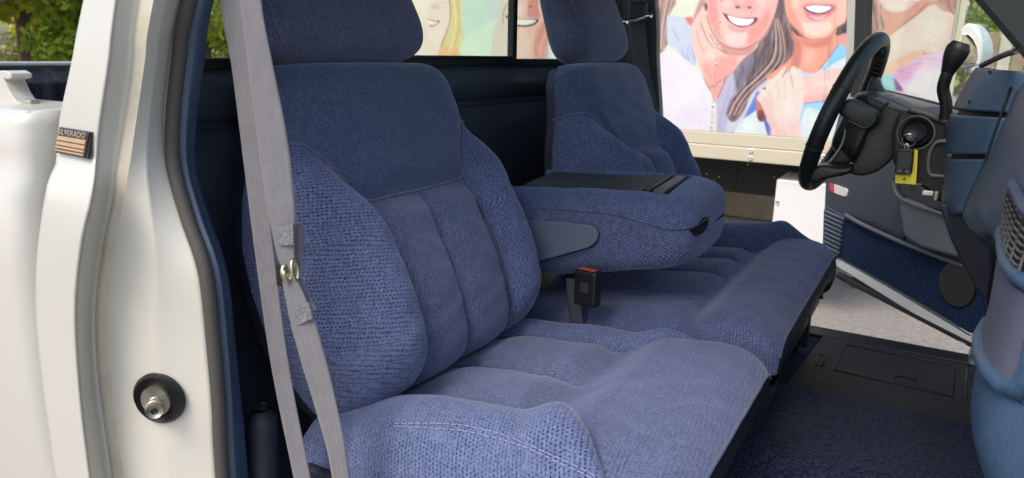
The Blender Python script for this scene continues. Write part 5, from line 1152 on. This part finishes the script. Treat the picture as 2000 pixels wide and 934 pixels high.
    sh_ = .012 * fract(60, 22) + .010 * fract(140, 50) + .016 * fract(330, 120)
    strand = fract(500, 26) * .5 + fract(340, 40) * .5; lum = img.mean(2); hair_ = np.clip((.34 - lum) / .2, 0, 1)     # hair gets long thin strands
    img_ = img * (1 + sh_ + .45 * hair_ * strand)[..., None] * (1 + .010 * rng.standard_normal((nx, nz, 1))) * (1 + np.stack([.006 * fract(80, 30), 0 * lum, -.006 * fract(80, 30)], -1))
    for xj in (P(1393, 200, Y=YT)[0], P(1393, 200, Y=YT)[0] + 1.2, P(1393, 200, Y=YT)[0] - 1.2, P(1393, 200, Y=YT)[0] - 2.4, P(1612, 200, Y=YT)[0] ):
        k_ = int(np.argmin(np.abs(X - xj))); img_[k_] *= .82
    V = np.stack([XX, np.full_like(XX, YT), ZZ], -1)
    o = grid_obj('banner', V, 'poster', trailer, flip=True, label='printed banner of smiling young people hugging')
    at = o.data.color_attributes.new('print', 'FLOAT_COLOR', 'POINT')
    at.data.foreach_set('color', np.concatenate([np.clip(img_, 0, 1).reshape(-1, 3), np.ones((nx * nz, 1))], 1).astype(np.float32).ravel())
banner()
# rivets along the panel joint
mjx = P(1393, 200, Y=YT)[0]
rv = None
for i in range(12):
    for xx_ in (mjx, mjx + 1.2):
        disc('rivet', np.array([xx_, YT - .0005, 1.09 + i * .12]), (0, -1, 0), .006, .004, 'panelwhite', trailer, res=10, r2=.003)
zr1, zr0 = 1.062, .985
box('side_rail', ((tx0 + tx1) / 2, YT + .02, (zbn + .985) / 2 - .001), (tx1 - tx0, .05, zbn - .985 - .003), 'cream', trailer, bevel=.004)
box('lower_rail', ((tx0 + tx1) / 2, YT + .016, (.983 + .902) / 2), (tx1 - tx0, .06, .081), 'cream', trailer, bevel=.005)
box('end_post', (tx1 + .012, YT + .02, 2.0), (.03, .06, 2.2), 'cream', trailer, bevel=.004)
for a in range(-5, 3):
    xb = P(1468, 300, Y=YT)[0] + a * (P(1468, 300, Y=YT)[0] - P(1340, 292, Y=YT)[0])
    if tx0 < xb < tx1:
        for z in (.965, .925): disc('rail_bolt', np.array([xb, YT - .013, z]), (0, -1, 0), .014, .012, 'panelwhite', trailer, res=14, r2=.008)
fr_ = box('underframe', ((tx0 + tx1) / 2, YT + .42, .78), (tx1 - tx0 - .2, .05, .28), 'black', trailer, bevel=.006)
for k_ in range(26):
    x = -1.2 + rng.random() * 1.2; z = .66 + rng.random() * .2; disc('frame_hole', np.array([x, YT + .3945, z]), (0, -1, 0), .006 if k_ % 5 else .004, .001, 'rubber' if k_ % 5 else 'chrome', trailer, res=10)
box('frame_joint', (-.42, YT + .392, .78), (.02, .006, .27), 'rubber', trailer, bevel=.001)
qa, qb = P(1517, 350, Y=YT + .05), P(1625, 445, Y=YT + .05)
box('side_box', ((qa[0] + qb[0]) / 2 + .05, YT + .25, (qa[2] + .42) / 2), (qb[0] - qa[0] + .1, .40, qa[2] - .42), 'panelwhite', trailer, bevel=.01, label='white box hung under the trailer')
disc('box_bolt', P(1518.5, 396, Y=YT + .048), (0, -1, 0), .010, .006, 'steel', trailer, res=12)
for x in (-3.0, -2.2):
    for y in (YT + .25, YT + 2.0):
        c = (x, y, .40)
        wh = lathe('wheel', [(-.11, .22), (-.12, .30), (-.10, .385), (.10, .385), (.12, .30), (.11, .22)], c, 'rubber', trailer)
        lathe('rim', [(-.10, .22), (-.06, .20), (-.05, .10), (-.07, .001)], c, 'steel', wh)
for x in (-.15, .35): box('prop_leg', (x, YT + .9, .36), (.08, .08, .72), 'black', trailer, bevel=.005)

# ------------------------------------------------------------------ concrete kerb wall beyond the trailer, seen under it
kw = empty('concrete_barrier', (-1.0, 5.8, 0), label='low tan concrete barrier seen under the trailer', cat='barrier')
for k_ in range(5):
    box('concrete_block', (-3.1 + k_ * 1.22, 5.8, .24), (1.12, .35, .48), 'tan', kw, bevel=.03)
    box('iron_post', (-3.1 + k_ * 1.22 + .61, 5.8, .26), (.09, .12, .52), 'brown', kw, bevel=.01)

# ------------------------------------------------------------------ trees, hedge, fence behind
def leaf_cloud(centers, radii, count, size, rs):
    n_ = count; idx = rs.integers(0, len(centers), n_); C = np.asarray(centers)[idx]; Rr = np.asarray(radii)[idx]
    d = rs.standard_normal((n_, 3)); d /= np.linalg.norm(d, axis=1)[:, None]; c = C + d * (Rr * rs.random(n_) ** .45)[:, None] * np.array([1, 1, .8])
    a = rs.standard_normal((n_, 3)); a /= np.linalg.norm(a, axis=1)[:, None]; b = np.cross(a, rs.standard_normal((n_, 3))); b /= np.linalg.norm(b, axis=1)[:, None]
    s_ = size * (.6 + .8 * rs.random(n_))[:, None]
    V = np.stack([c - a * s_, c - b * s_ * .45, c + a * s_, c + b * s_ * .45], 1).reshape(-1, 3)
    return V, [tuple(range(4 * i, 4 * i + 4)) for i in range(n_)]
def tree(x, y, h, spread, mat, label, seed, count=9000, base=.35, leaf=.10):
    rs = np.random.default_rng(seed); t = empty('tree', (x, y, 0), label=label, cat='tree', group='trees behind the parking lot')
    tr = [np.array([x, y, 0]), np.array([x + rs.normal() * .1, y + rs.normal() * .1, h * .3]), np.array([x + rs.normal() * .25, y + rs.normal() * .25, h * .7])]
    cs, rr = [], []; bmv = []
    tk = tube('trunk', tr, [h * .035, h * .024, h * .010], 'bark', t, res=10, n=12)
    for k_ in range(16):
        a = rs.random() * 6.283; z = h * (base + (1 - base) * rs.random()); f = 1 - abs((z / h - base) / (1 - base) - .45) * 1.1
        q = np.array([x + math.cos(a) * spread * f * rs.uniform(.3, .9), y + math.sin(a) * spread * f * rs.uniform(.3, .9), z]); cs.append(q); rr.append(spread * rs.uniform(.22, .42))
        if k_ < 8: tube('limb', [np.array([x, y, z * .62]), .5 * (np.array([x, y, z * .75]) + q), q], [h * .012, h * .007, h * .003], 'bark', t, res=6, n=6)
    V, F = leaf_cloud(cs, rr, count, leaf, rs); mesh_obj('crown', V, F, mat, t, smooth=False)
def atdir(px, dist):
    d = ray(px, 90); k_ = dist / math.hypot(d[0], d[1]); return CAM[0] + d[0] * k_, CAM[1] + d[1] * k_
specs = [(-260, 24, 7.5, 3.2, 'leafA'), (-60, 21, 7.0, 3.0, 'leafB'), (60, 26, 8.0, 3.4, 'leafA'), (150, 30, 8.5, 3.2, 'leafA'), (230, 22, 7.5, 2.8, 'leafB'), (400, 30, 8.0, 3.2, 'leafA'), (455, 38, 8.5, 3.0, 'leafB'), (2030, 24, 7.5, 3.0, 'leafA'), (1890, 40, 9.0, 4.0, 'leafB')]
words = ['sunlit tree left of the cargo bed, outermost', 'darker green tree just beyond the cargo bed at the left edge', 'yellow green tree above the tailgate', 'yellow green tree nearest to the cab pillar', 'dark green tree hidden behind the cab pillar', 'light green tree seen through the rear window beside the belt', 'distant darker tree seen through the rear window', 'yellow green tree behind the windscreen pillar', 'far dark tree past the end of the trailer']
for i, ((px, ds, h, sp_, mt), wd) in enumerate(zip(specs, words)):
    x, y = atdir(px, ds); tree(x, y, h, sp_, mt, wd, 40 + i, base=.18, count=7000, leaf=.13)
def hedge(px0, px1, dist, h, mat, label, seed, depth=2.0):
    rs = np.random.default_rng(seed); a = np.array(atdir(px0, dist)); b = np.array(atdir(px1, dist)); L = np.linalg.norm(b - a)
    cs = []; rr = []
    for k_ in range(int(L * 2)):
        q = a + (b - a) * rs.random(); cs.append((q[0] + rs.normal() * depth * .3, q[1] + rs.normal() * depth * .3, h * rs.uniform(.2, .7))); rr.append(h * .4)
    V, F = leaf_cloud(cs, rr, int(L * 700), .10, rs); V[:, 2] = np.maximum(V[:, 2], .02)
    o = mesh_obj('hedge', V, F, mat, None, smooth=False); setp(o, label=label, cat='hedge')
hedge(-150, 200, 34, 2.1, 'grassblade', 'pale yellow green hedge under the trees beyond the cargo bed', 5)
hedge(380, 480, 36, 2.2, 'leafA', 'green hedge seen low through the rear window', 6)
hedge(1840, 2060, 22, 2.6, 'grassblade', 'yellow green bushes past the end of the trailer', 7)
fn = empty('plank_fence', (*atdir(1950, 14), 0), label='weathered vertical plank fence past the end of the trailer', cat='fence')
p0 = np.array(atdir(1925, 13)); p1 = np.array(atdir(2100, 13)); L = np.linalg.norm(p1 - p0); ev_ = (p1 - p0) / L
for k_ in range(int(L / .17)):
    q = p0 + ev_ * (k_ * .17 + .08); box('plank', (q[0], q[1], .95 + .02 * rng.random()), (.15, .025, 1.9), ('wood', 'woodp', 'grassblade')[int(rng.integers(0, 2))], fn, bevel=.004, axes=[(ev_[0], ev_[1], 0), (-ev_[1], ev_[0], 0), (0, 0, 1)])
